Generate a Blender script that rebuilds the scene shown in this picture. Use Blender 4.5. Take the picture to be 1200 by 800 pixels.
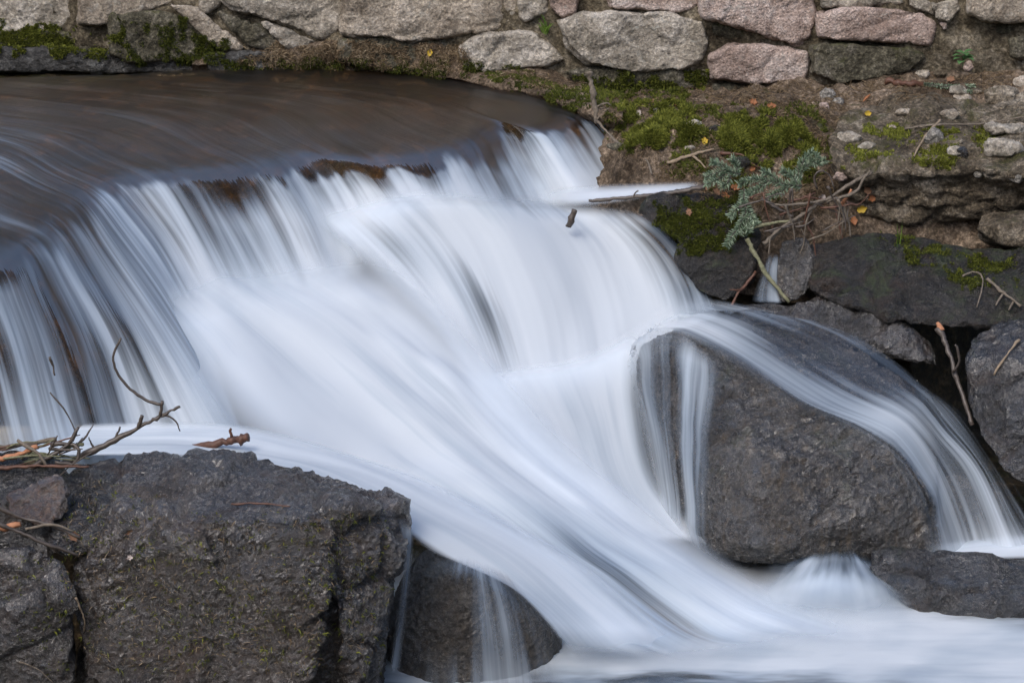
import bpy, bmesh, math, random
import numpy as np
from mathutils import Vector
from mathutils.bvhtree import BVHTree

for o in list(bpy.data.objects):
    bpy.data.objects.remove(o)
SC = bpy.context.scene
COL = SC.collection

# ------------------------------------------------------------------ camera
PITCH = math.radians(20.0)
F = 2833.33                                   # focal length in pixels of the 1200 px photograph
CAM = np.array([0.0, -8 * math.cos(PITCH), 8 * math.sin(PITCH)])
FW = np.array([0, math.cos(PITCH), -math.sin(PITCH)])
UP = np.array([0, math.sin(PITCH), math.cos(PITCH)])
RT = np.array([1.0, 0, 0])
cd = bpy.data.cameras.new('camera')
cam = bpy.data.objects.new('camera', cd)
COL.objects.link(cam)
cam.location = CAM
cam.rotation_euler = (math.pi / 2 - PITCH, 0, 0)
cd.lens = 85
cd.sensor_width = 36
cd.clip_end = 1000
cd.dof.use_dof = True
cd.dof.focus_distance = 7.6
cd.dof.aperture_fstop = 9
SC.camera = cam

# ------------------------------------------------------------------ light: open shade under a bright sky
SUN_EL, SUN_AZ = math.radians(50), math.radians(212)     # azimuth clockwise from +Y
w = bpy.data.worlds.new('World')
SC.world = w
w.use_nodes = True
nt = w.node_tree
bg = nt.nodes['Background']
sky = nt.nodes.new('ShaderNodeTexSky')
sky.sky_type = 'NISHITA'
sky.sun_disc = False
sky.sun_elevation = SUN_EL
sky.sun_rotation = SUN_AZ
sky.dust_density = 3.0
sky.air_density = 1.0
sky.ozone_density = 1.0
hs = nt.nodes.new('ShaderNodeHueSaturation')      # thin high cloud: a paler sky
hs.inputs['Saturation'].default_value = 1.0
nt.links.new(sky.outputs[0], hs.inputs['Color'])
nt.links.new(hs.outputs[0], bg.inputs[0])
bg.inputs[1].default_value = 0.15
sd = bpy.data.lights.new('sun', 'SUN')
sun = bpy.data.objects.new('sun', sd)
COL.objects.link(sun)
sd.energy = 0.75
sd.angle = math.radians(24)
sd.color = (1.0, 0.98, 0.955)
sdir = Vector((math.sin(SUN_AZ) * math.cos(SUN_EL), math.cos(SUN_AZ) * math.cos(SUN_EL), math.sin(SUN_EL)))
sun.rotation_euler = sdir.to_track_quat('Z', 'Y').to_euler()
sun.location = (-3, -5, 8)
SC.view_settings.view_transform = 'Standard'
SC.view_settings.look = 'None'
SC.view_settings.gamma = 1
SC.view_settings.use_curve_mapping = False
SC.view_settings.exposure = 0.80
SC.cycles.transparent_max_bounces = 32
SC.cycles.max_bounces = 6
SC.cycles.diffuse_bounces = 3
SC.cycles.glossy_bounces = 3
SC.cycles.transmission_bounces = 4
SC.cycles.caustics_reflective = False
SC.cycles.caustics_refractive = False
SC.cycles.use_denoising = True
SC.cycles.denoising_prefilter = 'NONE'

# ------------------------------------------------------------------ helpers
RNG = np.random.default_rng(7)
random.seed(7)


def ray(px, py):
    return FW + RT * ((px - 600) / F) - UP * ((py - 400) / F)


def P(px, py, Y):
    d = ray(px, py)
    t = (Y - CAM[1]) / d[1]
    return CAM + d * t


def Pz(px, py, Z):
    d = ray(px, py)
    t = (Z - CAM[2]) / d[2]
    return CAM + d * t


def _hash(ix, iy, iz, seed):
    h = (ix.astype(np.int64) * 374761393 + iy.astype(np.int64) * 668265263 + iz.astype(np.int64) * 2147483647 + seed * 974711) & 0xffffffff
    h = ((h ^ (h >> 13)) * 1274126177) & 0xffffffff
    h = ((h ^ (h >> 16)) * 2246822519) & 0xffffffff
    return h ^ (h >> 15)


def vn(p, seed=0):
    """smooth value noise, -1..1, p is (N,3)"""
    i = np.floor(p).astype(np.int64)
    f = p - i
    f = f * f * f * (f * (f * 6 - 15) + 10)
    r = 0
    for a in (0, 1):
        for b in (0, 1):
            for c in (0, 1):
                h = (_hash(i[:, 0] + a, i[:, 1] + b, i[:, 2] + c, seed) & 0xffff) / 32767.5 - 1
                wgt = (f[:, 0] if a else 1 - f[:, 0]) * (f[:, 1] if b else 1 - f[:, 1]) * (f[:, 2] if c else 1 - f[:, 2])
                r = r + h * wgt
    return r


def fbm(p, octv=4, seed=0, gain=0.5, ridged=False):
    r, a, s, tot = 0, 1.0, 1.0, 0
    for k in range(octv):
        n = vn(p * s + 13.7 * k, seed + k)
        if ridged:
            n = 1 - 2 * np.abs(n)
        r = r + a * n
        tot += a
        a *= gain
        s *= 2.03
    return r / tot


def worley(p, seed=0):
    """distance to the nearest cell point, second distance, and a random value of the cell"""
    i = np.floor(p).astype(np.int64)
    d1 = np.full(len(p), 9.0)
    d2 = np.full(len(p), 9.0)
    idv = np.zeros(len(p))
    for a in (-1, 0, 1):
        for b in (-1, 0, 1):
            for c in (-1, 0, 1):
                x, y, z = i[:, 0] + a, i[:, 1] + b, i[:, 2] + c
                q = np.stack([x + (_hash(x, y, z, seed) & 0xffff) / 65535.0,
                              y + (_hash(x, y, z, seed + 1) & 0xffff) / 65535.0,
                              z + (_hash(x, y, z, seed + 2) & 0xffff) / 65535.0], 1)
                d = np.linalg.norm(p - q, axis=1)
                near = d < d1
                d2 = np.where(near, d1, np.minimum(d2, d))
                idv = np.where(near, (_hash(x, y, z, seed + 3) & 0xffff) / 65535.0, idv)
                d1 = np.where(near, d, d1)
    return d1, d2, idv


def cr(A, n):
    """Catmull-Rom resample along axis 0 to n samples"""
    A = np.asarray(A, float)
    K = len(A)
    E = np.concatenate([(2 * A[0] - A[1])[None], A, (2 * A[-1] - A[-2])[None]])
    t = np.linspace(0, K - 1, n)
    i = np.minimum(t.astype(int), K - 2)
    u = (t - i).reshape((-1,) + (1,) * (A.ndim - 1))
    p0, p1, p2, p3 = E[i], E[i + 1], E[i + 2], E[i + 3]
    return 0.5 * (2 * p1 + (p2 - p0) * u + (2 * p0 - 5 * p1 + 4 * p2 - p3) * u * u + (3 * p1 - p0 - 3 * p2 + p3) * u ** 3)


def cr_c(A, n):
    """centripetal Catmull-Rom along axis 1 of (L, K, 4): no overshoot where the spacing changes"""
    L, K, _ = A.shape
    E = np.concatenate([2 * A[:, :1] - A[:, 1:2], A, 2 * A[:, -1:] - A[:, -2:-1]], 1)
    t = np.linspace(0, K - 1, n)
    out = np.empty((L, n, A.shape[2]))
    for k in range(n):
        i = min(int(t[k]), K - 2)
        u = t[k] - i
        p0, p1, p2, p3 = E[:, i], E[:, i + 1], E[:, i + 2], E[:, i + 3]
        d = [np.sqrt(np.linalg.norm((b - a)[:, :3], axis=1, keepdims=True)) + 1e-4 for a, b in ((p0, p1), (p1, p2), (p2, p3))]
        t0, t1 = 0, d[0]
        t2 = t1 + d[1]
        t3 = t2 + d[2]
        x = t1 + u * d[1]
        a1 = (t1 - x) / (t1 - t0) * p0 + (x - t0) / (t1 - t0) * p1
        a2 = (t2 - x) / (t2 - t1) * p1 + (x - t1) / (t2 - t1) * p2
        a3 = (t3 - x) / (t3 - t2) * p2 + (x - t2) / (t3 - t2) * p3
        b1 = (t2 - x) / (t2 - t0) * a1 + (x - t0) / (t2 - t0) * a2
        b2 = (t3 - x) / (t3 - t1) * a2 + (x - t1) / (t3 - t1) * a3
        out[:, k] = (t2 - x) / (t2 - t1) * b1 + (x - t1) / (t2 - t1) * b2
        out[:, k, 3] = (p1 + (p2 - p1) * u * u * (3 - 2 * u))[:, 3]
    return out


def tag(o, label=None, cat=None, group=None, kind=None):
    if label:
        o['label'] = label
    if cat:
        o['category'] = cat
    if group:
        o['group'] = group
    if kind:
        o['kind'] = kind
    return o


def empty(name, loc):
    o = bpy.data.objects.new(name, None)
    o.empty_display_size = .05
    COL.objects.link(o)
    o.location = loc
    return o


def mk(name, V, faces, mat, parent=None, smooth=True, base=None):
    """world-space vertices -> one mesh object whose origin is at its base"""
    V = np.asarray(V, float)
    if parent is not None:
        org = np.array(parent['_org'])
    elif base is not None:
        org = np.array(base)
    else:
        org = np.array([V[:, 0].mean(), V[:, 1].mean(), V[:, 2].min()])
    me = bpy.data.meshes.new(name)
    me.from_pydata((V - org).tolist(), [], faces if isinstance(faces, list) else faces.tolist())
    if smooth:
        me.polygons.foreach_set('use_smooth', [True] * len(me.polygons))
    me.update()
    o = bpy.data.objects.new(name, me)
    COL.objects.link(o)
    if mat:
        me.materials.append(mat)
    if parent is not None:
        o.parent = parent
        o['_org'] = [0, 0, 0]
        o['_org'] = org.tolist()
        # children sit in the frame of their parent
    else:
        o.location = org
        o['_org'] = org.tolist()
    return o


def fattr(o, name, vals):
    a = o.data.attributes.new(name, 'FLOAT', 'POINT')
    a.data.foreach_set('value', np.asarray(vals, np.float32))


def mesh_arrays(o):
    me = o.data
    V = np.empty(len(me.vertices) * 3)
    me.vertices.foreach_get('co', V)
    V = V.reshape(-1, 3) + np.array(o['_org'])
    return V, [list(p.vertices) for p in me.polygons]


def vnormals(V, Fq):
    Fq = np.asarray(Fq)
    n = np.zeros_like(V)
    fn = np.cross(V[Fq[:, 2]] - V[Fq[:, 0]], V[Fq[:, -1]] - V[Fq[:, 1]] if Fq.shape[1] == 4 else V[Fq[:, 1]] - V[Fq[:, 0]])
    for k in range(Fq.shape[1]):
        np.add.at(n, Fq[:, k], fn)
    return n / (np.linalg.norm(n, axis=1, keepdims=True) + 1e-12)


def hull_remesh(hulls, vox, smooth=3):
    bm = bmesh.new()
    for h in hulls:
        b2 = bmesh.new()
        vs = [b2.verts.new(tuple(p)) for p in h]
        res = bmesh.ops.convex_hull(b2, input=vs)
        junk = list({e for k in ('geom_interior', 'geom_unused') for e in res[k] if isinstance(e, bmesh.types.BMVert)})
        if junk:
            bmesh.ops.delete(b2, geom=junk, context='VERTS')
        bmesh.ops.recalc_face_normals(b2, faces=b2.faces)
        m2 = bpy.data.meshes.new('h')
        b2.to_mesh(m2)
        b2.free()
        bm.from_mesh(m2)
        bpy.data.meshes.remove(m2)
    me = bpy.data.meshes.new('h')
    bm.to_mesh(me)
    bm.free()
    ob = bpy.data.objects.new('h', me)
    COL.objects.link(ob)
    md = ob.modifiers.new('r', 'REMESH')
    md.mode = 'VOXEL'
    md.voxel_size = vox
    if smooth:
        s = ob.modifiers.new('s', 'SMOOTH')
        s.iterations = smooth
        s.factor = .5
    dg = bpy.context.evaluated_depsgraph_get()
    dg.update()
    em = bpy.data.meshes.new_from_object(ob.evaluated_get(dg))
    V = np.empty(len(em.vertices) * 3)
    em.vertices.foreach_get('co', V)
    V = V.reshape(-1, 3)
    N = np.empty(len(em.vertices) * 3)
    em.vertices.foreach_get('normal', N)
    N = N.reshape(-1, 3)
    Fc = [list(p.vertices) for p in em.polygons]
    bpy.data.objects.remove(ob)
    bpy.data.meshes.remove(me)
    bpy.data.meshes.remove(em)
    return V, N, Fc


BYNAME, SMOOTH = {}, {}
SOLID = []          # (V, F) of everything solid, for laying things on


def rock(name, hulls, mat, label=None, vox=.016, smooth=3, amp=.03, freq=6, facet=.03, ffreq=5, fine=.004, strata=0,
         seed=1, parent=None, cat='rock', group=None):
    V, N, Fc = hull_remesh(hulls, vox, smooth)
    SMOOTH[name] = (V.copy(), Fc)
    n1 = fbm(V * freq, 4, seed)
    d1, d2, idv = worley(V * ffreq + vn(V * 9, seed)[:, None] * .25, seed)
    crack = np.clip((d2 - d1) / .12, 0, 1)
    dis = amp * n1 + facet * (idv - .5) * np.clip((d2 - d1) / .25, 0, 1) - facet * .5 * (1 - crack)
    dis += fine * (.6 * fbm(V * 30, 3, seed + 5, ridged=True) + .6 * vn(V * 95, seed + 6))
    if strata:
        q = V * np.array([2.2, 2.2, 22])
        dis += strata * fbm(q, 3, seed + 9, ridged=True)
    V = V + N * dis[:, None]
    o = mk(name, V, Fc, mat, parent)
    if label:
        tag(o, label, cat, group)
    SOLID.append((V, Fc))
    BYNAME[name] = (V, Fc)
    return o


def solid_bvh(items=None):
    Vs, Fs, k = [], [], 0
    for V, Fc in (items if items is not None else SOLID):
        Vs.append(V)
        Fs += [[i + k for i in f] for f in Fc]
        k += len(V)
    return BVHTree.FromPolygons([tuple(v) for v in np.concatenate(Vs)], Fs)


# ------------------------------------------------------------------ materials
def new_mat(name):
    m = bpy.data.materials.new(name)
    m.use_nodes = True
    nt = m.node_tree
    nt.nodes.clear()
    out = nt.nodes.new('ShaderNodeOutputMaterial')
    return m, nt, out


def N_(nt, t, **kw):
    n = nt.nodes.new(t)
    for k, v in kw.items():
        setattr(n, k, v)
    return n


def noise(nt, vec, scale, detail=4, rough=.6, dist=0):
    n = N_(nt, 'ShaderNodeTexNoise')
    n.inputs['Scale'].default_value = scale
    n.inputs['Detail'].default_value = detail
    n.inputs['Roughness'].default_value = rough
    n.inputs['Distortion'].default_value = dist
    nt.links.new(vec, n.inputs['Vector'])
    return n.outputs['Fac']


def ramp(nt, fac, stops):
    r = N_(nt, 'ShaderNodeValToRGB')
    e = r.color_ramp.elements
    while len(e) < len(stops):
        e.new(.5)
    for el, (p, c) in zip(e, stops):
        el.position = p
        el.color = (c[0], c[1], c[2], 1) if not isinstance(c, (int, float)) else (c, c, c, 1)
    nt.links.new(fac, r.inputs[0])
    return r.outputs[0]


def mth(nt, op, a, b=None, c=None, clamp=False):
    n = N_(nt, 'ShaderNodeMath', operation=op, use_clamp=clamp)
    for i, x in enumerate((a, b, c)):
        if x is None:
            continue
        if isinstance(x, (int, float)):
            n.inputs[i].default_value = x
        else:
            nt.links.new(x, n.inputs[i])
    return n.outputs[0]


def mixc(nt, fac, a, b, mode='MIX'):
    n = N_(nt, 'ShaderNodeMix', data_type='RGBA', blend_type=mode)
    for sock, x in ((n.inputs[0], fac), (n.inputs[6], a), (n.inputs[7], b)):
        if isinstance(x, (int, float)):
            sock.default_value = x
        elif isinstance(x, tuple):
            sock.default_value = (x[0], x[1], x[2], 1)
        else:
            nt.links.new(x, sock)
    return n.outputs[2]


def bump(nt, h, strength, dist, normal=None):
    b = N_(nt, 'ShaderNodeBump')
    b.inputs['Strength'].default_value = strength
    b.inputs['Distance'].default_value = dist
    nt.links.new(h, b.inputs['Height'])
    if normal is not None:
        nt.links.new(normal, b.inputs['Normal'])
    return b.outputs[0]


def rock_mat(name, dark, mid, light, moss=None, moss_amt=0.0, rough=(.25, .6), grain=90, bumps=(.6, .8), spot=0.0, spec=.5,
             streak=None, warm=None, grain_amt=.75, coat=0.0, wear=0.0, speck=0.0, bd=(.035, .011)):
    m, nt, out = new_mat(name)
    geo = N_(nt, 'ShaderNodeNewGeometry')
    pos = geo.outputs['Position']
    big = noise(nt, pos, 4, 5, .65, .4)
    med = noise(nt, pos, 22, 6, .7)
    fin = noise(nt, pos, grain, 7, .75)
    col = ramp(nt, mth(nt, 'ADD', mth(nt, 'MULTIPLY', big, .55), mth(nt, 'MULTIPLY', med, .45)),
               [(.38, dark), (.5, mid), (.62, light)])
    # mineral grain
    g = ramp(nt, fin, [(.36, .25), (.5, .8), (.62, 2.2)])
    col = mixc(nt, grain_amt, col, g, 'MULTIPLY')
    if speck:                                        # pale and rusty crystals; the specks also paint glints into the colour
        sk = noise(nt, pos, 150, 3, .8)
        col = mixc(nt, ramp(nt, sk, [(.56, 0), (.66, speck)]), col, (.25, .23, .21))
        sk2 = noise(nt, pos, 90, 4, .8, .5)
        col = mixc(nt, ramp(nt, sk2, [(.55, 0), (.68, speck)]), col, (.09, .05, .025))
    if wear:
        worn = ramp(nt, noise(nt, pos, 9, 8, .8, .9), [(.5, 0), (.63, wear)])
        col = mixc(nt, worn, col, tuple(c * 1.5 for c in light))
    if warm:
        col = mixc(nt, ramp(nt, noise(nt, pos, 7, 5, .7, .6), [(.52, 0), (.66, .8)]), col, warm)
    if spot:
        v = N_(nt, 'ShaderNodeTexVoronoi', feature='F1')
        v.inputs['Scale'].default_value = 28
        v.inputs['Randomness'].default_value = 1
        nt.links.new(pos, v.inputs['Vector'])
        sp = mth(nt, 'MULTIPLY', ramp(nt, v.outputs['Distance'], [(.14, 1), (.3, 0)]), ramp(nt, noise(nt, pos, 9, 3), [(.45, 0), (.6, 1)]))
        col = mixc(nt, mth(nt, 'MULTIPLY', sp, spot), col, (.03, .03, .03))
        li = ramp(nt, noise(nt, pos, 13, 6, .75, .8), [(.58, 0), (.66, 1)])
        col = mixc(nt, mth(nt, 'MULTIPLY', li, .55), col, (.42, .42, .38))
    if streak:
        mp = N_(nt, 'ShaderNodeMapping')
        mp.inputs['Scale'].default_value = (30, 30, 3)
        nt.links.new(pos, mp.inputs[0])
        st = noise(nt, mp.outputs[0], 1, 4, .6)
        col = mixc(nt, ramp(nt, st, [(.52, 0), (.7, .7)]), col, streak)
    if moss:
        sx = N_(nt, 'ShaderNodeSeparateXYZ')
        nt.links.new(geo.outputs['Normal'], sx.inputs[0])
        up = mth(nt, 'MULTIPLY_ADD', sx.outputs[2], .25, moss_amt)
        mk_ = mth(nt, 'ADD', up, mth(nt, 'MULTIPLY', mth(nt, 'SUBTRACT', noise(nt, pos, 6, 7, .72, .5), .5), 2.2))
        mf = ramp(nt, mk_, [(.35, 0), (.6, 1)])
        mc = ramp(nt, noise(nt, pos, 60, 3, .7), [(.3, tuple(c * .45 for c in moss)), (.7, tuple(c * 1.4 for c in moss))])
        col = mixc(nt, mth(nt, 'MULTIPLY', mf, .85), col, mc)
    b = N_(nt, 'ShaderNodeBsdfPrincipled')
    nt.links.new(col, b.inputs['Base Color'])
    ro = ramp(nt, noise(nt, pos, 11, 5, .7), [(.35, rough[0]), (.65, rough[1])])
    nt.links.new(ro, b.inputs['Roughness'])
    b.inputs['Specular IOR Level'].default_value = spec
    vv = N_(nt, 'ShaderNodeTexVoronoi', feature='F1')
    vv.inputs['Scale'].default_value = grain * .8
    nt.links.new(pos, vv.inputs['Vector'])
    n0 = bump(nt, med, bumps[0], bd[0])
    var = ramp(nt, noise(nt, pos, 3.2, 4, .6, .6), [(.4, .6), (.6, 1.0)])
    nt.links.new(mth(nt, 'MULTIPLY', var, bumps[0]), n0.node.inputs['Strength'])
    n1 = bump(nt, mth(nt, 'ADD', fin, mth(nt, 'MULTIPLY', vv.outputs['Distance'], .6)), bumps[1], bd[1], n0)
    nt.links.new(n1, b.inputs['Normal'])
    if coat:
        wet = ramp(nt, noise(nt, pos, 5, 5, .7, .5), [(.36, .45 * coat), (.55, coat)])      # wet film in patches
        nt.links.new(wet, b.inputs['Coat Weight'])
        b.inputs['Coat Roughness'].default_value = .06
        b.inputs['Coat IOR'].default_value = 2.05
        nt.links.new(n1, b.inputs['Coat Normal'])
    nt.links.new(b.outputs[0], out.inputs[0])
    return m


def simple_mat(name, c0, c1, scale=40, rough=.7, attr=None, bumpd=.002, stretch=None, spec=.3, trans=0):
    m, nt, out = new_mat(name)
    if attr:
        a = N_(nt, 'ShaderNodeAttribute', attribute_name=attr)
        fac = a.outputs['Fac']
    else:
        geo = N_(nt, 'ShaderNodeNewGeometry')
        fac = noise(nt, geo.outputs['Position'], scale, 4, .7)
    col = ramp(nt, fac, [(.25, c0), (.75, c1)] if not isinstance(c1, list) else [(0, c0)] + c1)
    b = N_(nt, 'ShaderNodeBsdfPrincipled')
    nt.links.new(col, b.inputs['Base Color'])
    b.inputs['Roughness'].default_value = rough
    b.inputs['Specular IOR Level'].default_value = spec
    if not attr:
        nt.links.new(bump(nt, fac, .8, bumpd), b.inputs['Normal'])
    if trans:
        t = N_(nt, 'ShaderNodeBsdfTranslucent')
        nt.links.new(col, t.inputs[0])
        mx = N_(nt, 'ShaderNodeMixShader')
        mx.inputs[0].default_value = trans
        nt.links.new(b.outputs[0], mx.inputs[1])
        nt.links.new(t.outputs[0], mx.inputs[2])
        nt.links.new(mx.outputs[0], out.inputs[0])
    else:
        nt.links.new(b.outputs[0], out.inputs[0])
    return m


def water_mat(name, tint=(.74, .60, .44), gloss_rough=.3, k=1.0, su=(6, 20, 60), sv=(.5, .9, 1.6), wgt=(.48, .36, .16), lo=.05, hi=.95, bumpk=.06, tl=.45, refl=.26, thk=1.4):
    """long-exposure water: aerated white streaks along the flow over clear, brownish water"""
    m, nt, out = new_mat(name)
    uv = N_(nt, 'ShaderNodeUVMap', uv_map='flow')
    foam = N_(nt, 'ShaderNodeAttribute', attribute_name='foam').outputs['Fac']
    fade = N_(nt, 'ShaderNodeAttribute', attribute_name='fade').outputs['Fac']
    ns = []
    for i in range(3):
        mp = N_(nt, 'ShaderNodeMapping')
        mp.inputs['Scale'].default_value = (su[i], sv[i], 1)
        mp.inputs['Location'].default_value = (3.1 * i, 1.7 * i, i)
        nt.links.new(uv.outputs[0], mp.inputs[0])
        ns.append(noise(nt, mp.outputs[0], 1, 2, .5, .1))
    nn = mth(nt, 'ADD', mth(nt, 'ADD', mth(nt, 'MULTIPLY', ns[0], wgt[0]), mth(nt, 'MULTIPLY', ns[1], wgt[1])), mth(nt, 'MULTIPLY', ns[2], wgt[2]))
    # streaks show most where the sheet is half aerated
    half = mth(nt, 'MULTIPLY_ADD', mth(nt, 'MAXIMUM', mth(nt, 'MULTIPLY', foam, mth(nt, 'SUBTRACT', 1.0, foam)), 0.0), 3.9, .10)
    a = mth(nt, 'ADD', foam, mth(nt, 'MULTIPLY', mth(nt, 'MULTIPLY', mth(nt, 'SUBTRACT', nn, .5), k * 3.0), half))
    mr = N_(nt, 'ShaderNodeMapRange', interpolation_type='SMOOTHSTEP')
    mr.inputs[1].default_value = lo
    mr.inputs[2].default_value = hi
    nt.links.new(a, mr.inputs[0])
    alpha = mth(nt, 'MULTIPLY', mr.outputs[0], .985)
    n1 = bump(nt, nn, bumpk, .03)
    wd = N_(nt, 'ShaderNodeBsdfDiffuse')
    mp = N_(nt, 'ShaderNodeMapping')
    mp.inputs['Scale'].default_value = (su[0] * .42, sv[0] * 1.3, 1)
    nt.links.new(uv.outputs[0], mp.inputs[0])
    big = noise(nt, mp.outputs[0], 1, 3, .55, .5)
    thick = mth(nt, 'ADD', foam, mth(nt, 'ADD', mth(nt, 'MULTIPLY', mth(nt, 'SUBTRACT', nn, .5), thk), mth(nt, 'MULTIPLY', mth(nt, 'SUBTRACT', big, .5), thk)))
    fcol = ramp(nt, thick, [(.30, (.38, .48, .61)), (.72, (.63, .72, .81)), (1.0, (.81, .88, .95))])  # thin foam is greyer; bluish shade and sky tint are coloured in too
    nt.links.new(fcol, wd.inputs[0])
    nt.links.new(n1, wd.inputs['Normal'])
    wt = N_(nt, 'ShaderNodeBsdfTranslucent')
    nt.links.new(fcol, wt.inputs[0])
    wm = N_(nt, 'ShaderNodeMixShader')
    wm.inputs[0].default_value = tl
    nt.links.new(wd.outputs[0], wm.inputs[1])
    nt.links.new(wt.outputs[0], wm.inputs[2])
    fr = N_(nt, 'ShaderNodeFresnel')
    fr.inputs[0].default_value = 1.33
    n2 = bump(nt, nn, .55, .02)
    nt.links.new(n2, fr.inputs['Normal'])
    tr = N_(nt, 'ShaderNodeBsdfTransparent')
    tr.inputs[0].default_value = tint + (1,)
    gl = N_(nt, 'ShaderNodeBsdfGlossy')
    gl.inputs['Roughness'].default_value = gloss_rough
    nt.links.new(n2, gl.inputs['Normal'])
    cm = N_(nt, 'ShaderNodeMixShader')
    nt.links.new(mth(nt, 'MULTIPLY', fr.outputs[0], refl), cm.inputs[0])
    nt.links.new(tr.outputs[0], cm.inputs[1])
    nt.links.new(gl.outputs[0], cm.inputs[2])
    mx = N_(nt, 'ShaderNodeMixShader')
    nt.links.new(alpha, mx.inputs[0])
    nt.links.new(cm.outputs[0], mx.inputs[1])
    nt.links.new(wm.outputs[0], mx.inputs[2])
    t2 = N_(nt, 'ShaderNodeBsdfTransparent')
    fx = N_(nt, 'ShaderNodeMixShader')
    nt.links.new(fade, fx.inputs[0])
    nt.links.new(t2.outputs[0], fx.inputs[1])
    nt.links.new(mx.outputs[0], fx.inputs[2])
    nt.links.new(fx.outputs[0], out.inputs[0])
    return m


M = {}
M['wet'] = rock_mat('wet_dark_rock', (.004, .0034, .003), (.013, .0105, .0085), (.05, .042, .036), moss=(.03, .035, .012), moss_amt=.02,
                    rough=(.15, .45), grain=50, bumps=(1.0, 1.0), spec=.6, warm=(.05, .028, .014), coat=1.0, speck=.4, bd=(.11, .034))
M['boulder'] = rock_mat('wet_speckled_boulder', (.007, .0052, .004), (.024, .018, .014), (.085, .069, .059), moss=(.04, .042, .014), moss_amt=-.14,
                        rough=(.2, .5), grain=55, bumps=(1.0, 1.0), spec=.6, warm=(.06, .034, .018), coat=1.0, wear=.3, speck=.9, bd=(.10, .032))
M['centre'] = rock_mat('wet_granite', (.006, .0052, .004), (.021, .0175, .013), (.075, .065, .052), moss=(.05, .05, .016), moss_amt=.04,
                       rough=(.2, .5), grain=50, bumps=(1.0, 1.0), spec=.6, streak=(.12, .085, .045), coat=.9, wear=.3, speck=.8, bd=(.08, .028))
M['dome'] = rock_mat('wet_olive_rock', (.008, .006, .004), (.026, .02, .012), (.065, .05, .032), moss=(.04, .034, .010), moss_amt=.10,
                     rough=(.25, .5), grain=55, bumps=(1.0, .9), spec=.5, streak=(.05, .035, .02), coat=.7, speck=.3, bd=(.07, .025))
M['brown'] = rock_mat('wet_brown_rock', (.025, .012, .006), (.07, .034, .015), (.14, .075, .035), rough=(.2, .4), grain=60, spec=.6, coat=1.0, bd=(.08, .03))
M['mossy'] = rock_mat('mossy_dark_rock', (.004, .0035, .003), (.013, .010, .0065), (.04, .031, .021), moss=(.035, .05, .012), moss_amt=.16,
                      rough=(.4, .8), grain=50, bumps=(1, 1), warm=(.035, .018, .008), coat=.22, speck=.25, bd=(.09, .028))
M['ledge'] = rock_mat('layered_ledge', (.05, .038, .024), (.18, .145, .10), (.38, .33, .26), moss=(.075, .075, .02), moss_amt=.06,
                      rough=(.6, .9), grain=70, bumps=(1, .9), spec=.3, bd=(.07, .025))
M['grey_stone'] = rock_mat('grey_wall_stone', (.18, .16, .125), (.41, .365, .30), (.62, .57, .50), moss=(.10, .10, .04), moss_amt=-.28,
                           rough=(.7, .95), grain=80, bumps=(.8, .7), spot=.6, spec=.25, grain_amt=.45, bd=(.05, .016))
M['pink_stone'] = rock_mat('pink_wall_stone', (.30, .22, .18), (.50, .39, .335), (.64, .55, .50), moss=(.12, .1, .05), moss_amt=-.45,
                           rough=(.7, .95), grain=120, bumps=(.6, .8), spot=.7, spec=.25, grain_amt=.45, bd=(.05, .016))
M['tan_stone'] = rock_mat('tan_wall_stone', (.22, .18, .135), (.43, .37, .295), (.6, .53, .45), moss=(.10, .10, .035), moss_amt=-.3,
                          rough=(.7, .95), grain=90, bumps=(.8, .7), spot=.5, spec=.25, grain_amt=.45, bd=(.05, .016))
M['mossy_stone'] = rock_mat('mossy_wall_stone', (.045, .04, .025), (.11, .10, .07), (.22, .2, .165), moss=(.07, .075, .022), moss_amt=.12,
                            rough=(.7, .95), grain=80, bumps=(1, .8), spec=.25)
M['footing'] = rock_mat('wet_footing', (.015, .015, .014), (.05, .048, .045), (.12, .12, .115), rough=(.3, .7), grain=60, bumps=(1, 1), spec=.5)
M['mortar'] = rock_mat('earthy_mortar', (.045, .036, .025), (.125, .105, .072), (.25, .22, .17), moss=(.06, .06, .02), moss_amt=-.05,
                       rough=(.8, 1), grain=60, spec=.1)
M['soil'] = rock_mat('leafy_soil', (.045, .032, .02), (.145, .108, .075), (.30, .235, .175), moss=(.05, .055, .016), moss_amt=-.05,
                     rough=(.8, 1), grain=70, bumps=(1, 1), spec=.15)
M['hill'] = rock_mat('leaf_covered_ground', (.012, .012, .007), (.03, .028, .016), (.06, .05, .03), moss=(.025, .035, .012), moss_amt=0, rough=(.8, 1), grain=30, spec=.1)
M['bed'] = rock_mat('brown_stream_bed', (.010, .008, .004), (.036, .026, .012), (.09, .06, .03), moss=(.030, .030, .008), moss_amt=.14,
                    rough=(.4, .8), grain=30, spec=.3)
M['moss'] = simple_mat('moss_blades', (.018, .026, .005), [(.35, (.07, .085, .014)), (.7, (.19, .205, .03)), (1, (.36, .37, .075))], attr='shade', rough=.8, trans=.25)
M['litter'] = simple_mat('dry_litter', (.05, .032, .018), [(.4, (.13, .09, .05)), (.75, (.25, .19, .12)), (1, (.4, .33, .23))], attr='shade', rough=.9, trans=.1)
M['needles'] = simple_mat('spruce_needles', (.07, .11, .065), [(.5, (.19, .26, .165)), (1, (.42, .5, .37))], attr='shade', rough=.6, trans=.2)
M['grass'] = simple_mat('grass_blades', (.05, .10, .015), [(.5, (.12, .22, .03)), (1, (.22, .34, .06))], attr='shade', rough=.6, trans=.3)
M['wood'] = simple_mat('dark_wet_twig', (.028, .021, .017), (.10, .08, .065), 60, .45, spec=.5)
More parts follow.
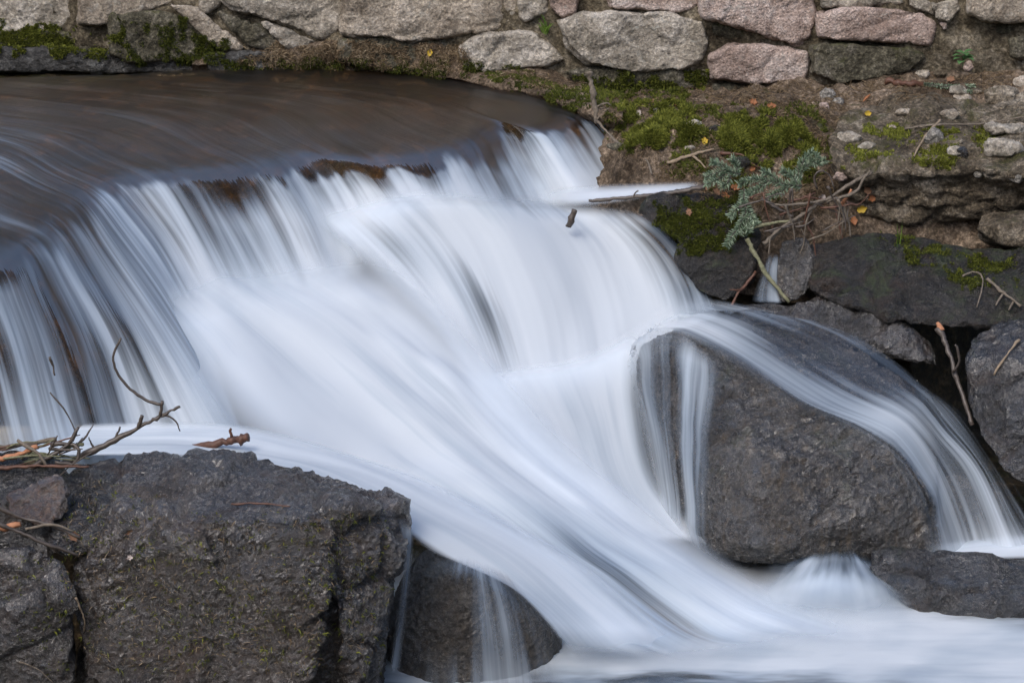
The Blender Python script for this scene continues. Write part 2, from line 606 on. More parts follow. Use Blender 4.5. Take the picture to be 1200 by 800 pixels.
M['wood_grey'] = simple_mat('grey_dead_wood', (.06, .048, .036), (.21, .175, .135), 70, .8)
M['wood_pale'] = simple_mat('pale_dead_wood', (.14, .10, .065), (.33, .26, .18), 60, .8)
M['wood_red'] = simple_mat('reddish_twig', (.05, .024, .016), (.15, .075, .05), 60, .5)
M['wood_moss'] = simple_mat('lichen_covered_stick', (.06, .065, .03), (.26, .25, .16), 80, .9)
M['cut'] = simple_mat('fresh_orange_wood', (.28, .11, .05), (.45, .22, .12), 80, .6)
M['leaf_orange'] = simple_mat('orange_dead_leaf', (.20, .07, .025), (.42, .19, .09), 50, .6, trans=.2)
M['leaf_brown'] = simple_mat('brown_dead_leaf', (.14, .07, .04), (.30, .17, .10), 50, .7, trans=.15)
M['leaf_yellow'] = simple_mat('yellow_leaf', (.45, .30, .03), (.6, .42, .06), 50, .6, trans=.2)
M['leaf_pale'] = simple_mat('pale_dead_leaf', (.36, .30, .27), (.5, .44, .40), 50, .7, trans=.1)
M['pebble'] = rock_mat('pale_pebble', (.12, .11, .095), (.22, .205, .18), (.34, .32, .29), rough=(.6, .9), grain=90, spec=.3)
M['plant'] = simple_mat('green_leaf', (.05, .12, .04), (.12, .24, .09), 40, .5, trans=.25)
M['water'] = water_mat('running_water')
M['veil'] = water_mat('thin_water_veil', k=1.1, su=(7, 22, 60), lo=.08, hi=1.3, tint=(.86, .84, .82), gloss_rough=.3, refl=.12)
M['foam'] = water_mat('pool_foam', su=(4, 11, 28), sv=(1.3, 3, 7), k=1.3, bumpk=.25, tint=(.5, .52, .46), gloss_rough=.2)

# ------------------------------------------------------------------ ground far and wide
def ground():
    xs = np.concatenate([np.linspace(-250, -30, 7), np.linspace(-26, -6, 9), np.linspace(-5, 5, 21), np.linspace(6, 26, 9), np.linspace(30, 250, 7)])
    ys = np.concatenate([np.linspace(-250, -34, 6), np.linspace(-30, -5, 14), np.linspace(-4, 2.9, 14), [3.2, 3.6, 4.2, 5, 6, 7.5, 9, 11, 13.5, 17, 22], np.linspace(30, 250, 10)])
    X, Y = np.meshgrid(xs, ys)
    wall_y = 2.75 - .2 * (X + 2)
    t = np.clip((Y - wall_y - .15) / .35, 0, 1)
    hill = np.clip(Y - wall_y - .6, 0, 14)
    V0 = np.stack([X, Y, 0 * X], -1).reshape(-1, 3)
    lump = fbm(V0 * .45, 3, 77).reshape(X.shape)
    Z = -1.25 + t * 2.1 + hill * (.52 + .2 * lump) + np.clip(-9.5 - Y, 0, 22) * (.40 + .2 * lump) + np.clip(np.abs(X) - 9, 0, 18) * (.5 + .2 * lump) * (1 - t)  # unseen hills added behind wall, camera and sides to shape light and reflections
    V = np.stack([X, Y, Z], -1).reshape(-1, 3)
    n = len(xs)
    Fc = [[j * n + i, j * n + i + 1, (j + 1) * n + i + 1, (j + 1) * n + i] for j in range(len(ys) - 1) for i in range(n - 1)]
    tag(mk('ground', V, Fc, M['hill'], base=(0, 0, -1.25)), kind='structure')


ground()


def grid_sheet(rows, nu, nv, rough=.02, freq=8, seed=3):
    """rows of world points -> smooth bumpy sheet"""
    A = np.array(rows)                                # R,C,3
    A = cr(A, nv)
    A = np.swapaxes(cr(np.swapaxes(A, 0, 1), nu), 0, 1)
    V = A.reshape(-1, 3)
    Fq = [[j * nu + i, j * nu + i + 1, (j + 1) * nu + i + 1, (j + 1) * nu + i] for j in range(nv - 1) for i in range(nu - 1)]
    n = vnormals(V, Fq)
    n *= np.sign(n[:, 2:3].mean())
    V = V + n * (rough * fbm(V * freq, 5, seed))[:, None]
    return V, Fq


def Yw(px):
    return 2.75 - .58 * px / 1000.0


# the bank right of the fall, from the foot of the wall down to the hollow
cols = [660, 700, 750, 820, 900, 980, 1060, 1140, 1260]
r0 = [P(x, y, Yw(x) + .12) for x, y in zip(cols, [88, 95, 92, 92, 92, 86, 75, 70, 62])]
r1 = [P(x, y, Yw(x) - .05) for x, y in zip(cols, [110, 112, 110, 106, 104, 102, 98, 95, 90])]
r2 = [P(x, y, Yw(x) - .28) for x, y in zip(cols, [128, 128, 124, 122, 118, 114, 110, 108, 104])]
r3 = [P(x, y, 1.68) for x, y in zip(cols, [240, 190, 142, 138, 138, 140, 140, 140, 140])]
r4 = [P(x, y, 1.45) for x, y in zip(cols, [290, 255, 192, 176, 180, 180, 180, 180, 180])]
r5 = [P(x, y, 1.32) for x, y in zip(cols, [330, 305, 252, 212, 215, 230, 235, 235, 235])]
r6 = [P(x, y, 1.22) for x, y in zip(cols, [320, 300, 280, 245, 262, 285, 290, 290, 290])]
r7 = [P(x, y, 1.15) for x, y in zip(cols, [380, 370, 360, 340, 350, 370, 380, 380, 380])]
V, Fq = grid_sheet([r0, r1, r2, r3, r4, r5, r6, r7], 230, 190, .055, 6, 5)
V[:, 2] += .035 * np.maximum(0, vn(V * 13, 91)) + .02 * np.maximum(0, vn(V * 31, 92))
tag(mk('bank', V, Fq, M['soil']), kind='structure')
SOLID.append((V, Fq))

# litter covered strip at the foot of the wall, down to the water
cols = [225, 290, 350, 420, 500, 570, 630, 690, 730]
r0 = [P(x, y, Yw(x) + .05) for x, y in zip(cols, [52, 52, 46, 44, 46, 60, 72, 84, 92])]
r1 = [P(x, y, Yw(x) - .02) for x, y in zip(cols, [66, 62, 56, 52, 54, 78, 84, 100, 108])]
r2 = [Pz(x, y, .325) for x, y in zip(cols, [76, 76, 76, 78, 84, 94, 106, 124, 132])]
r3 = [Pz(x, y, .29) for x, y in zip(cols, [81, 82, 82, 85, 91, 103, 116, 136, 145])]
r4 = [Pz(x, y, .18) for x, y in zip(cols, [92, 92, 92, 94, 100, 113, 126, 148, 158])]
V, Fq = grid_sheet([r0, r1, r2, r3, r4], 200, 40, .03, 9, 8)
tag(mk('litter_slope', V, Fq, M['soil']), kind='structure')
SOLID.append((V, Fq))

# ------------------------------------------------------------------ old stone wall
wall = empty('stone_wall', P(600, 90, Yw(600)))
wall['_org'] = P(600, 90, Yw(600)).tolist()
tag(wall, 'old rough stone wall of grey and pinkish blocks running behind the stream', 'wall')


def wall_stone(outline, mat, prot=.03, depth=.3, seed=1, amp=.014, dY=0):
    o = np.array(outline, float)
    c = o.mean(0)
    y0 = Yw(c[0]) + dY
    o = c + (o - c) * 1.06
    f = c + (o - c) * .94
    h = [P(a, b, y0 - prot) for a, b in f] + [P(a, b, y0 + .02) for a, b in o] + [P(a, b, y0 + depth) for a, b in c + (o - c) * .9]
    return rock('stone', [h], M[mat], vox=.011, smooth=2, amp=amp, freq=9, facet=.016, ffreq=7, fine=.004, seed=seed, parent=wall)


ST = [
    ([(-60, -60), (85, -60), (86, 25), (60, 44), (0, 50), (-60, 50)], 'grey_stone', .03),
    ([(90, -60), (214, -60), (212, 2), (140, 12), (127, 28), (92, 26)], 'tan_stone', .03),
    ([(-60, 40), (0, 44), (120, 34), (128, 60), (20, 62), (-60, 62)], 'mossy_stone', .04),
    ([(132, 17), (180, 12), (236, 26), (250, 58), (236, 72), (152, 74), (130, 62)], 'mossy_stone', .05),
    ([(200, 6), (226, 8), (262, 36), (284, 56), (270, 62), (246, 50), (228, 26)], 'tan_stone', .035),
    ([(234, -40), (252, -40), (258, 8), (248, 16), (237, 10)], 'grey_stone', .02),
    ([(256, 14), (292, 26), (318, 36), (336, 58), (318, 60), (292, 54), (270, 34)], 'mossy_stone', .025),
    ([(258, -60), (402, -60), (400, 30), (378, 44), (340, 28), (312, 22), (276, 10), (260, -2)], 'grey_stone', .03),
    ([(306, 25), (322, 28), (374, 48), (360, 56), (336, 58), (318, 42)], 'grey_stone', .03),
    ([(404, -60), (606, -60), (606, 30), (560, 35), (480, 48), (404, 40)], 'tan_stone', .035),
    ([(400, 46), (440, 43), (480, 52), (542, 50), (536, 80), (470, 82), (400, 70)], 'mossy_stone', .03),
    ([(542, 54), (572, 41), (622, 36), (652, 58), (660, 70), (640, 79), (572, 86), (546, 80)], 'grey_stone', .055),
    ([(608, -40), (640, -40), (642, 14), (616, 26), (608, 20)], 'grey_stone', .02),
    ([(645, -40), (684, -40), (676, 14), (658, 21), (645, 10)], 'pink_stone', .035),
    ([(656, 26), (688, 14), (790, 17), (824, 26), (830, 50), (822, 70), (796, 82), (740, 85), (692, 76), (668, 55)], 'grey_stone', .06),
    ([(700, -40), (815, -40), (818, 8), (790, 15), (716, 9)], 'pink_stone', .03),
    ([(822, -40), (945, -40), (955, 14), (950, 42), (932, 52), (872, 27), (826, 20)], 'pink_stone', .05),
    ([(834, 28), (872, 32), (916, 50), (900, 54), (860, 48), (838, 42)], 'mossy_stone', -.005),  # dark recessed stone standing in for the shadow gap under the pink block
    ([(832, 66), (858, 51), (925, 55), (948, 62), (944, 98), (880, 100), (836, 92)], 'pink_stone', .055),
    ([(957, 16), (1000, 9), (1070, 12), (1096, 26), (1090, 52), (1062, 50), (960, 44)], 'pink_stone', .045),
    ([(952, 55), (1000, 51), (1064, 57), (1082, 66), (1066, 84), (1030, 92), (986, 99), (952, 86)], 'mossy_stone', .05),
    ([(958, -40), (1058, -40), (1062, 4), (1000, 5), (962, 10)], 'grey_stone', .02),
    ([(1064, -10), (1090, 2), (1096, 18), (1082, 12), (1064, 8)], 'grey_stone', .02),
    ([(1092, 4), (1122, -2), (1126, 12), (1112, 26), (1096, 22)], 'grey_stone', .03),
    ([(1098, 24), (1110, 28), (1112, 36), (1104, 37)], 'pink_stone', .02),
    ([(1134, -40), (1250, -40), (1250, 24), (1160, 26), (1134, 16)], 'tan_stone', .06),
    ([(1178, 46), (1198, 42), (1216, 54), (1204, 68), (1186, 66)], 'mossy_stone', .04),
    ([(1155, 26), (1250, 26), (1250, 42), (1196, 40), (1160, 38)], 'mossy_stone', -.02),
    ([(664, 84), (690, 80), (740, 88), (800, 86), (830, 82), (834, 104), (770, 108), (690, 106)], 'mossy_stone', .03),
    ([(836, 98), (880, 102), (884, 112), (850, 114), (836, 108)], 'mossy_stone', .03),
    ([(-80, 52), (60, 56), (140, 62), (232, 70), (244, 84), (130, 86), (-80, 82)], 'footing', .07),
    ([(236, 66), (300, 60), (340, 62), (352, 84), (250, 86)], 'footing', .04),
]
for i, (ol, mt, pr) in enumerate(ST):
    wall_stone(ol, mt, pr, seed=20 + i * 3)
# the core the stones are bedded in
A = [[P(x, y, Yw(x) + dy) for x in np.linspace(-160, 1360, 12)] for y, dy in ((-70, .008), (0, .008), (60, .008), (130, .03))]
V, Fq = grid_sheet(A, 260, 36, .03, 12, 31)
n = len(V)
mk('mortar', V, Fq, M['mortar'], wall)
SOLID.append((V, Fq))

# ------------------------------------------------------------------ rocks
def H(*pts):
    return [P(*p) for p in pts]


R_LEDGE = rock('ledge_rock', [
    H((1000, 126, 1.72), (1050, 112, 1.80), (1130, 106, 1.82), (1260, 104, 1.82), (968, 160, 1.40), (972, 188, 1.24), (985, 200, 1.2), (1050, 204, 1.15), (1130, 204, 1.12),
      (1260, 190, 1.05), (985, 225, 1.25), (1060, 240, 1.22), (1140, 235, 1.2), (1260, 232, 1.15), (1000, 225, 1.9), (1260, 225, 1.9)),
    H((1120, 150, 1.4), (1160, 128, 1.5), (1260, 120, 1.5), (1150, 200, 1.05), (1260, 215, .98), (1260, 235, 1.1), (1170, 222, 1.1)),
    H((1000, 222, 1.25), (1060, 228, 1.18), (1140, 222, 1.15), (1190, 225, 1.12), (1180, 250, 1.2), (1110, 258, 1.25), (1040, 262, 1.25), (1000, 250, 1.3), (1000, 240, 1.7), (1180, 240, 1.7)),
], M['ledge'], 'broad layered ledge of brown rock jutting from the right bank below the wall', strata=.02, amp=.04, freq=5, facet=.035, ffreq=4, seed=3, vox=.014)
rock('shadowed_rock', [H((1186, 244, 1.0), (1260, 240, 1.0), (1150, 250, 1.15), (1140, 268, 1.0), (1172, 262, .9), (1182, 290, .88), (1260, 300, .85), (1260, 255, .85), (1150, 285, 1.2), (1260, 285, 1.3))],
     M['ledge'], 'flat grey slab wedged under the ledge at the right edge beside the dark hollow', seed=11, amp=.012, facet=.02)
R_SLAB = rock('mossy_slab', [
    H((1000, 268, 1.0), (1060, 272, .98), (1110, 300, .92), (1160, 294, .9), (1260, 300, .85), (948, 300, .95), (950, 345, .78), (1010, 362, .7),
      (1080, 388, .62), (1140, 378, .6), (1260, 380, .55), (960, 330, 1.2), (1260, 350, 1.2), (1000, 300, 1.3)),
    H((940, 285, 1.0), (985, 272, 1.02), (1020, 300, .9), (955, 340, .82), (990, 350, .78), (945, 310, 1.2))],
    M['mossy'], 'large dark sloping slab with green moss on its upper side, above the right end of the cascade', amp=.03, facet=.03, seed=5)
rock('dark_rock', [H((905, 365, .8), (960, 345, .8), (1030, 365, .72), (1090, 395, .62), (1100, 430, .55), (1050, 420, .6), (960, 392, .7), (900, 385, .74), (930, 380, 1.1), (1090, 420, 1.0))],
     M['wet'], 'black wet rock in the crevice under the mossy slab', seed=15, amp=.02)
rock('upright_stone', [H((915, 282, .98), (945, 278, .98), (958, 300, .94), (952, 330, .9), (935, 352, .86), (915, 356, .86), (908, 330, .9), (925, 300, 1.2), (945, 345, 1.2))],
     M['centre'], 'narrow upright stone beside the little trickle under the fallen branches', vox=.011, amp=.012, facet=.015, seed=21)
rock('flow_edge_rock', [H((865, 360, .86), (900, 352, .86), (950, 362, .82), (962, 376, .76), (900, 384, .76), (868, 376, .8), (880, 372, 1.1), (950, 370, 1.1))],
     M['wet'], 'small black wet rock just below the little trickle', vox=.011, amp=.012, facet=.012, seed=22)
rock('mossy_boulder', [
    H((762, 232, 1.12), (800, 222, 1.16), (850, 226, 1.16), (890, 250, 1.1), (895, 285, 1.03), (880, 300, 1.0), (830, 300, .99), (775, 270, 1.03), (750, 248, 1.1), (850, 260, 1.45), (770, 240, 1.4)),
    H((800, 285, 1.02), (885, 290, 1.0), (888, 330, .95), (850, 356, .9), (815, 345, .92), (790, 300, 1.0), (850, 330, 1.3), (800, 300, 1.3))],
    M['mossy'], 'rounded mossy boulder with an undercut rusty base beside the upper fall', amp=.02, facet=.02, seed=7)

CB_top = [(750, 404, .61), (772, 394, .66), (830, 372, .74), (880, 372, .76), (950, 385, .74), (1000, 402, .66), (1050, 436, .53), (1085, 470, .42), (1100, 500, .34),
          (790, 402, .56), (845, 430, .44), (900, 465, .33), (980, 500, .2), (1040, 520, .14)]
R_CENTRE = rock('boulder', [
    H(*CB_top, (745, 420, .58), (755, 500, .42), (775, 600, .22), (800, 640, .15), (850, 560, .17), (850, 640, .06), (900, 660, -.03), (960, 660, -.05),
      (1040, 655, -.04), (1095, 650, .0), (1085, 590, .03), (1050, 545, .08), (872, 450, .38), (878, 500, .22), (882, 560, .06), (886, 640, -.10), (980, 560, .04), (1000, 610, -.06), (820, 540, .26), (850, 640, .7), (1080, 640, .6), (1090, 520, .6), (760, 600, .6))],
    M['centre'], 'big speckled boulder in the middle of the cascade, veiled by water over its top', amp=.022, freq=5, facet=.022, ffreq=4, fine=.010, seed=9)
rock('veiled_rock', [H((1075, 560, .17), (1120, 550, .18), (1160, 560, .19), (1180, 580, .15), (1178, 605, .075), (1150, 640, .0), (1095, 650, .0), (1080, 600, .07), (1120, 600, .4), (1170, 600, .4))],
     M['centre'], 'rounded wet rock under the last veil of water near the right edge', amp=.012, facet=.012, seed=10)
rock('right_boulder', [H((1135, 392, .5), (1160, 376, .5), (1215, 366, .5), (1260, 380, .5), (1128, 420, .4), (1135, 480, .3), (1150, 520, .22), (1185, 560, .14), (1260, 600, .1), (1260, 440, .25),
                         (1190, 420, .32), (1180, 500, .2), (1170, 480, .8), (1260, 480, .8), (1200, 390, .75))],
     M['wet'], 'dark boulder with a pale worn rim at the right edge above the last veil', amp=.02, facet=.03, seed=12)
rock('low_rock', [H((1020, 640, -.12), (1060, 660, -.16), (1110, 656, -.14), (1130, 652, -.15), (1170, 650, -.16), (1260, 655, -.18), (1020, 668, -.2), (1080, 694, -.27), (1160, 700, -.3), (1260, 706, -.34),
                    (1080, 720, -.28), (1260, 730, -.33), (1040, 690, .1), (1260, 690, .1))],
     M['wet'], 'low flat dark rock at the lower right in front of the pool', amp=.014, facet=.02, seed=13)
R_FRONT = rock('front_boulder', [
    H((95, 536, -.5), (180, 528, -.48), (290, 534, -.5), (345, 542, -.53), (400, 556, -.57), (455, 574, -.63), (474, 592, -.70), (150, 604, -.90), (245, 610, -.96), (345, 604, -.97), (410, 592, -.92),
      (468, 640, -.80), (150, 680, -.95), (90, 760, -1.0), (95, 830, -1.04), (260, 640, -.98), (440, 830, -.96), (452, 720, -.88), (440, 800, -.5), (120, 800, -.5)),
    H((75, 690, -.98), (150, 612, -.92), (130, 584, -.75), (200, 578, -.7), (244, 622, -1.0), (262, 700, -1.02), (100, 800, -1.07), (270, 830, -1.1), (150, 830, -.6)),
    H((252, 622, -.96), (300, 606, -.99), (352, 604, -1.0), (400, 610, -.97), (384, 700, -1.08), (360, 830, -1.15), (270, 830, -1.14), (300, 640, -1.04), (300, 830, -.7)),
    H((380, 606, -.96), (440, 590, -.86), (470, 598, -.76), (462, 660, -.84), (440, 760, -.97), (400, 760, -1.04), (388, 660, -1.0), (420, 830, -1.0), (390, 830, -.7))],
    M['boulder'], 'big flat-topped dark boulder filling the lower left corner, strewn with bits of moss', vox=.011, smooth=1, amp=.018, freq=6, facet=.050, ffreq=4.0, fine=.011, seed=14)
rock('left_rock', [H((-60, 660, -1.0), (0, 645, -1.0), (45, 640, -.98), (70, 660, -1.0), (84, 700, -1.04), (80, 830, -1.1), (-60, 830, -1.1), (20, 720, -1.12), (-60, 760, -.7), (80, 760, -.75))],
     M['boulder'], 'dark rock with a mossy tip at the bottom left corner beside the flat-topped boulder', vox=.012, amp=.02, facet=.03, seed=16)
rock('brown_rock', [H((8, 580, -.86), (40, 566, -.82), (66, 558, -.8), (80, 566, -.82), (80, 600, -.86), (58, 616, -.92), (10, 606, -.92), (40, 600, -.6), (75, 600, -.62))],
     M['brown'], 'wet rusty brown stone among the sticks at the left edge', vox=.008, amp=.008, freq=12, facet=.016, ffreq=12, seed=17)
rock('glossy_rock', [H((70, 560, -.62), (95, 540, -.6), (125, 548, -.62), (140, 580, -.72), (128, 600, -.84), (118, 640, -.92), (80, 650, -.95), (50, 640, -.95), (60, 600, -.8), (90, 640, -.6), (120, 620, -.6))],
     M['wet'], 'glossy wet rock between the rusty brown stone and the flat-topped boulder', vox=.009, amp=.012, freq=9, facet=.025, ffreq=8, seed=18)
rock('left_back_rock', [H((-60, 530, -.6), (20, 526, -.6), (70, 532, -.6), (90, 560, -.66), (40, 580, -.78), (-60, 600, -.85), (-60, 660, -.9), (60, 660, -.9), (0, 600, -.4), (60, 600, -.4))],
     M['wet'], 'dark wet rock at the left edge buried under the heap of sticks', vox=.011, amp=.015, facet=.02, seed=19)
DC = P(556, 806, -.50)
DOME = [DC + np.array([.30 * math.cos(a) * math.cos(e), .25 * math.sin(a) * math.cos(e), .485 * math.sin(e) ** .9]) * (1 + .06 * math.sin(3 * a + 5 * e)) + np.array([-.05 * math.sin(e), 0, 0])
        for e in (0, .3, .6, .9, 1.2, 1.5) for a in np.linspace(0, 6.28, 14)] + [DC + np.array([.3 * math.cos(a), .25 * math.sin(a), -.25]) for a in np.linspace(0, 6.28, 10)]
R_SMALL = rock('rounded_rock', [DOME],
               M['dome'], 'small rounded brown rock with thin trickles at the bottom centre', vox=.010, smooth=3, amp=.012, freq=5, facet=.008, fine=.006, seed=23)
ROCKS = list(SOLID)
BV = solid_bvh()


def hit(px, py):
    for dx, dy in ((0, 0), (6, 0), (-6, 0), (0, 6), (0, -6), (14, 0), (-14, 0), (0, 14), (0, -14)):
        r_ = hit1(px + dx, py + dy)
        if r_[0] is not None:
            break
    return r_


def hit1(px, py):
    d = ray(px, py)
    loc, nor, idx, dist = BV.ray_cast(Vector(CAM), Vector(d).normalized())
    if loc is None:
        return None, None
    nor = np.array(nor)
    if nor @ d > 0:
        nor = -nor
    return np.array(loc), nor


# ------------------------------------------------------------------ water
WATER_PTS = []


def loft(name, lines, mat, sub=14, nv=110, edge=(0, 0), ends=(0, 0), rib=(.010, .004), drape=False, lift=0.0, seed=1, collect=True, gap=.012, wob=0.0, kind='structure', jag=0, vsmooth=0):
    A = np.array(lines, float)                       # L,K,4 : xyz + foam
    L, K = A.shape[:2]
    S = np.swapaxes(cr_c(A, nv), 0, 1)               # nv,L,4
    nu = (L - 1) * sub + 1
    S = cr(np.swapaxes(S, 0, 1), nu)                 # nu,nv,4
    if vsmooth:                                      # even spacing along every thread
        for i_ in range(nu):
            c_ = np.concatenate([[0], np.cumsum(np.linalg.norm(np.diff(S[i_, :, :3], axis=0), axis=1))])
            t_ = np.linspace(0, c_[-1], nv)
            S[i_] = np.stack([np.interp(t_, c_, S[i_, :, k_]) for k_ in range(4)], 1)
    XYZ = S[..., :3].copy()
    for q_ in range(vsmooth):                        # round the lip off
        XYZ[:, 1:-1] = (XYZ[:, 2:] + 2 * XYZ[:, 1:-1] + XYZ[:, :-2]) / 4
    fo = S[..., 3]
    if jag:                                          # the white starts earlier on some threads than on others
        ui = np.arange(nu) / sub
        one = np.ones(nu)
        sft = (.55 * vn(np.stack([ui * 1.1, one * seed, one], 1), 41) + .35 * vn(np.stack([ui * 3.1, one * seed, one], 1), 42) + .3 * vn(np.stack([ui * 8.0, one * seed, one], 1), 43)) * jag
        base_v = np.arange(nv)
        for i_ in range(nu):
            fo[i_] = np.interp(base_v + sft[i_], base_v, fo[i_])
    foam = np.clip(fo, 0, 1.3)
    du = np.linalg.norm(np.diff(XYZ, axis=0), axis=-1)
    u = np.concatenate([[0], np.cumsum(du.mean(1))])
    dv = np.linalg.norm(np.diff(XYZ, axis=1), axis=-1)
    v = np.concatenate([[0], np.cumsum(dv.mean(0))])
    U, Vv = np.meshgrid(u, v, indexing='ij')
    idx = np.arange(nu * nv).reshape(nu, nv)
    Fq = np.stack([idx[:-1, :-1], idx[1:, :-1], idx[1:, 1:], idx[:-1, 1:]], -1).reshape(-1, 4)
    V = XYZ.reshape(-1, 3).copy()
    if collect:
        WATER_PTS.append(V.copy())
    n = vnormals(V, Fq)
    s = np.sign((n @ -FW).mean())
    n *= s
    q = np.stack([U.ravel() * 11, Vv.ravel() * .9, np.full(nu * nv, seed * 3.3)], 1)
    q2 = q * np.array([3.7, 1.6, 1])
    fr = foam.ravel()
    rb = rib[0] * vn(q, seed) + rib[1] * vn(q2, seed + 4)
    V = V + n * (rb * (.25 + .75 * np.minimum(fr, 1)) + lift)[:, None]
    if wob:
        V = V + n * (wob * fbm(np.stack([U.ravel() * 3, Vv.ravel() * 1.5, np.full(nu * nv, seed)], 1), 3, seed))[:, None]
    if drape:
        for it in range(3):
            for k in range(len(V)):
                loc, nor, _, dist = drape.find_nearest(Vector(V[k]))
                d = (V[k] - np.array(loc)) @ np.array(nor)
                if d < gap and dist < .25:
                    V[k] = np.array(loc) + np.array(nor) * gap
            if it < 2:
                G = V.reshape(nu, nv, 3)
                for q_ in range(14):
                    Gp = np.pad(G, ((1, 1), (1, 1), (0, 0)), mode='edge')
                    G2 = (Gp[2:, 1:-1] + Gp[:-2, 1:-1] + Gp[1:-1, 2:] + Gp[1:-1, :-2]) / 4
                    G2[0], G2[-1], G2[:, 0], G2[:, -1] = G[0], G[-1], G[:, 0], G[:, -1]
                    G = G2
                V = G.reshape(-1, 3).copy()
    un = np.linspace(0, 1, nu)[:, None]
    vv = np.linspace(0, 1, nv)[None, :]
    fade = np.ones((nu, nv))

    def sm(x):
        x = np.clip(x, 0, 1)
        return x * x * (3 - 2 * x)
    if edge[0]:
        fade *= sm(un / edge[0])
    if edge[1]:
        fade *= sm((1 - un) / edge[1])
    if ends[0]:
        fade *= sm(vv / ends[0])
    if ends[1]:
        fade *= sm((1 - vv) / ends[1])
    o = mk(name, V, Fq, mat)
    fattr(o, 'foam', fr)
    fattr(o, 'fade', fade.ravel())
    uvl = o.data.uv_layers.new(name='flow')
    li = np.empty(len(o.data.loops), np.int32)
    o.data.loops.foreach_get('vertex_index', li)
    uvs = np.stack([U.ravel() + seed * 7.3, Vv.ravel()], 1)[li]
    uvl.data.foreach_set('uv', uvs.ravel().astype(np.float32))
    tag(o, kind=kind)
    return o


def wl(*pts):
    """a stream line: (px, py, Y, foam) or ('z', px, py, Z, foam)"""
    out = []
    for p in pts:
        if p[0] == 'z':
            q, f = Pz(p[1], p[2], p[3]), p[4]
        else:
            q, f = P(p[0], p[1], p[2]), p[3]
        out.append([*q, f])
    return out


# --- the calm upper stream, its lip and the first fall, in one sheet of stream lines (near left -> far right)
SPEC = [  # far start, before lip, lip, mid fall, base, drop forward, foam(before lip, lip, mid); before-lip foam on the left paints pale sky-reflection streaks
    ((-330, 250), (-160, 290), (-75, 325), (-40, 415), (-15, 520), .34, (.28, .40, .52)),
    ((-300, 205), (-110, 255), (5, 312), (40, 405), (70, 515), .34, (.33, .45, .50)),
    ((-280, 175), (-60, 225), (60, 280), (125, 392), (165, 512), .42, (.33, .42, .46)),
    ((-260, 150), (-20, 190), (92, 243), (182, 376), (258, 508), .76, (.34, .49, .66)),
    ((-240, 132), (20, 165), (138, 222), (188, 284), (224, 348), .36, (.28, .5, .62)),
    ((-200, 120), (80, 155), (206, 211), (244, 276), (280, 348), .36, (.17, .45, .58)),
    ((-160, 112), (140, 150), (262, 205), (300, 272), (334, 338), .36, (.12, -.15, .58)),
    ((-110, 103), (190, 138), (314, 197), (350, 255), (378, 320), .34, (.05, .40, .72)),
    ((-60, 97), (250, 132), (370, 188), (398, 232), (420, 280), .26, (.04, .50, .80)),
    ((0, 92), (310, 126), (430, 194), (452, 222), (470, 248), .17, (.03, .40, .82)),
    ((60, 89), (370, 122), (500, 186), (514, 214), (524, 238), .18, (.02, .40, .8)),
    ((120, 87), (430, 120), (548, 170), (566, 206), (582, 236), .22, (.0, -.3, .6)),
    ((180, 84), (490, 116), (592, 150), (614, 192), (634, 230), .22, (.0, .45, .78)),
    ((240, 83), (520, 113), (636, 156), (658, 190), (678, 222), .2, (.0, .38, .75)),
    ((300, 82), (560, 110), (680, 142), (706, 182), (728, 215), .2, (.0, .45, .72)),
    ((370, 81), (600, 108), (702, 138), (738, 176), (765, 212), .2, (.0, .5, .6)),
    ((430, 80), (640, 106), (728, 134), (768, 172), (805, 208), .2, (.0, .5, .6)),
]
lines = []
for st, pre, lip, mid, base, fwd, fo in SPEC:
    L0 = Pz(*lip, .265)
    Yl = L0[1]
    md = ((st[0] + pre[0]) / 2, (st[1] + pre[1]) / 2 - 3)
    k = .55
    pl = (pre[0] * (1 - k) + lip[0] * k, pre[1] * (1 - k) + lip[1] * k)
    k2 = .30
    al = (lip[0] * (1 - k2) + mid[0] * k2, lip[1] * (1 - k2) + mid[1] * k2)
    b2 = (base[0] + .8 * (base[0] - mid[0]), base[1] + .8 * (base[1] - mid[1]))
    lines.append(wl(('z', *st, .30, fo[0] * .3), ('z', *md, .30, fo[0] * .8), ('z', *pre, .298, fo[0] * .8), ('z', *pl, .290, fo[0] * .6), ('z', *lip, .272, fo[1] * .22),
                    (*al, Yl - fwd * .22, fo[1] * .75 + .25 * fo[2]), (*mid, Yl - fwd * .55, fo[2]), (*base, Yl - fwd, min(1, fo[2] + .2)), (*b2, Yl - fwd * 1.2, 1)))
loft('stream', lines, M['water'], sub=18, nv=280, edge=(0, .0), rib=(.006, .0015), seed=1, wob=.012, ends=(0, .05), jag=12, vsmooth=60)

# --- shelf water running to the right under the short right fall
loft('shelf_water', [
    wl((610, 242, 1.24, .9), (660, 243, 1.24, .9), (710, 240, 1.22, .9), (765, 231, 1.2, .8), (828, 222, 1.15, .5)),
    wl((612, 230, 1.30, .9), (662, 230, 1.31, .95), (712, 227, 1.31, .95), (766, 222, 1.27, .9), (826, 216, 1.22, .7)),
    wl((614, 220, 1.36, .8), (664, 217, 1.40, .8), (714, 215, 1.40, .85), (766, 213, 1.34, .8), (822, 211, 1.26, .6))],
    M['water'], sub=14, nv=90, edge=(.4, .5), ends=(.45, .1), rib=(.006, .001), seed=2, wob=.01)

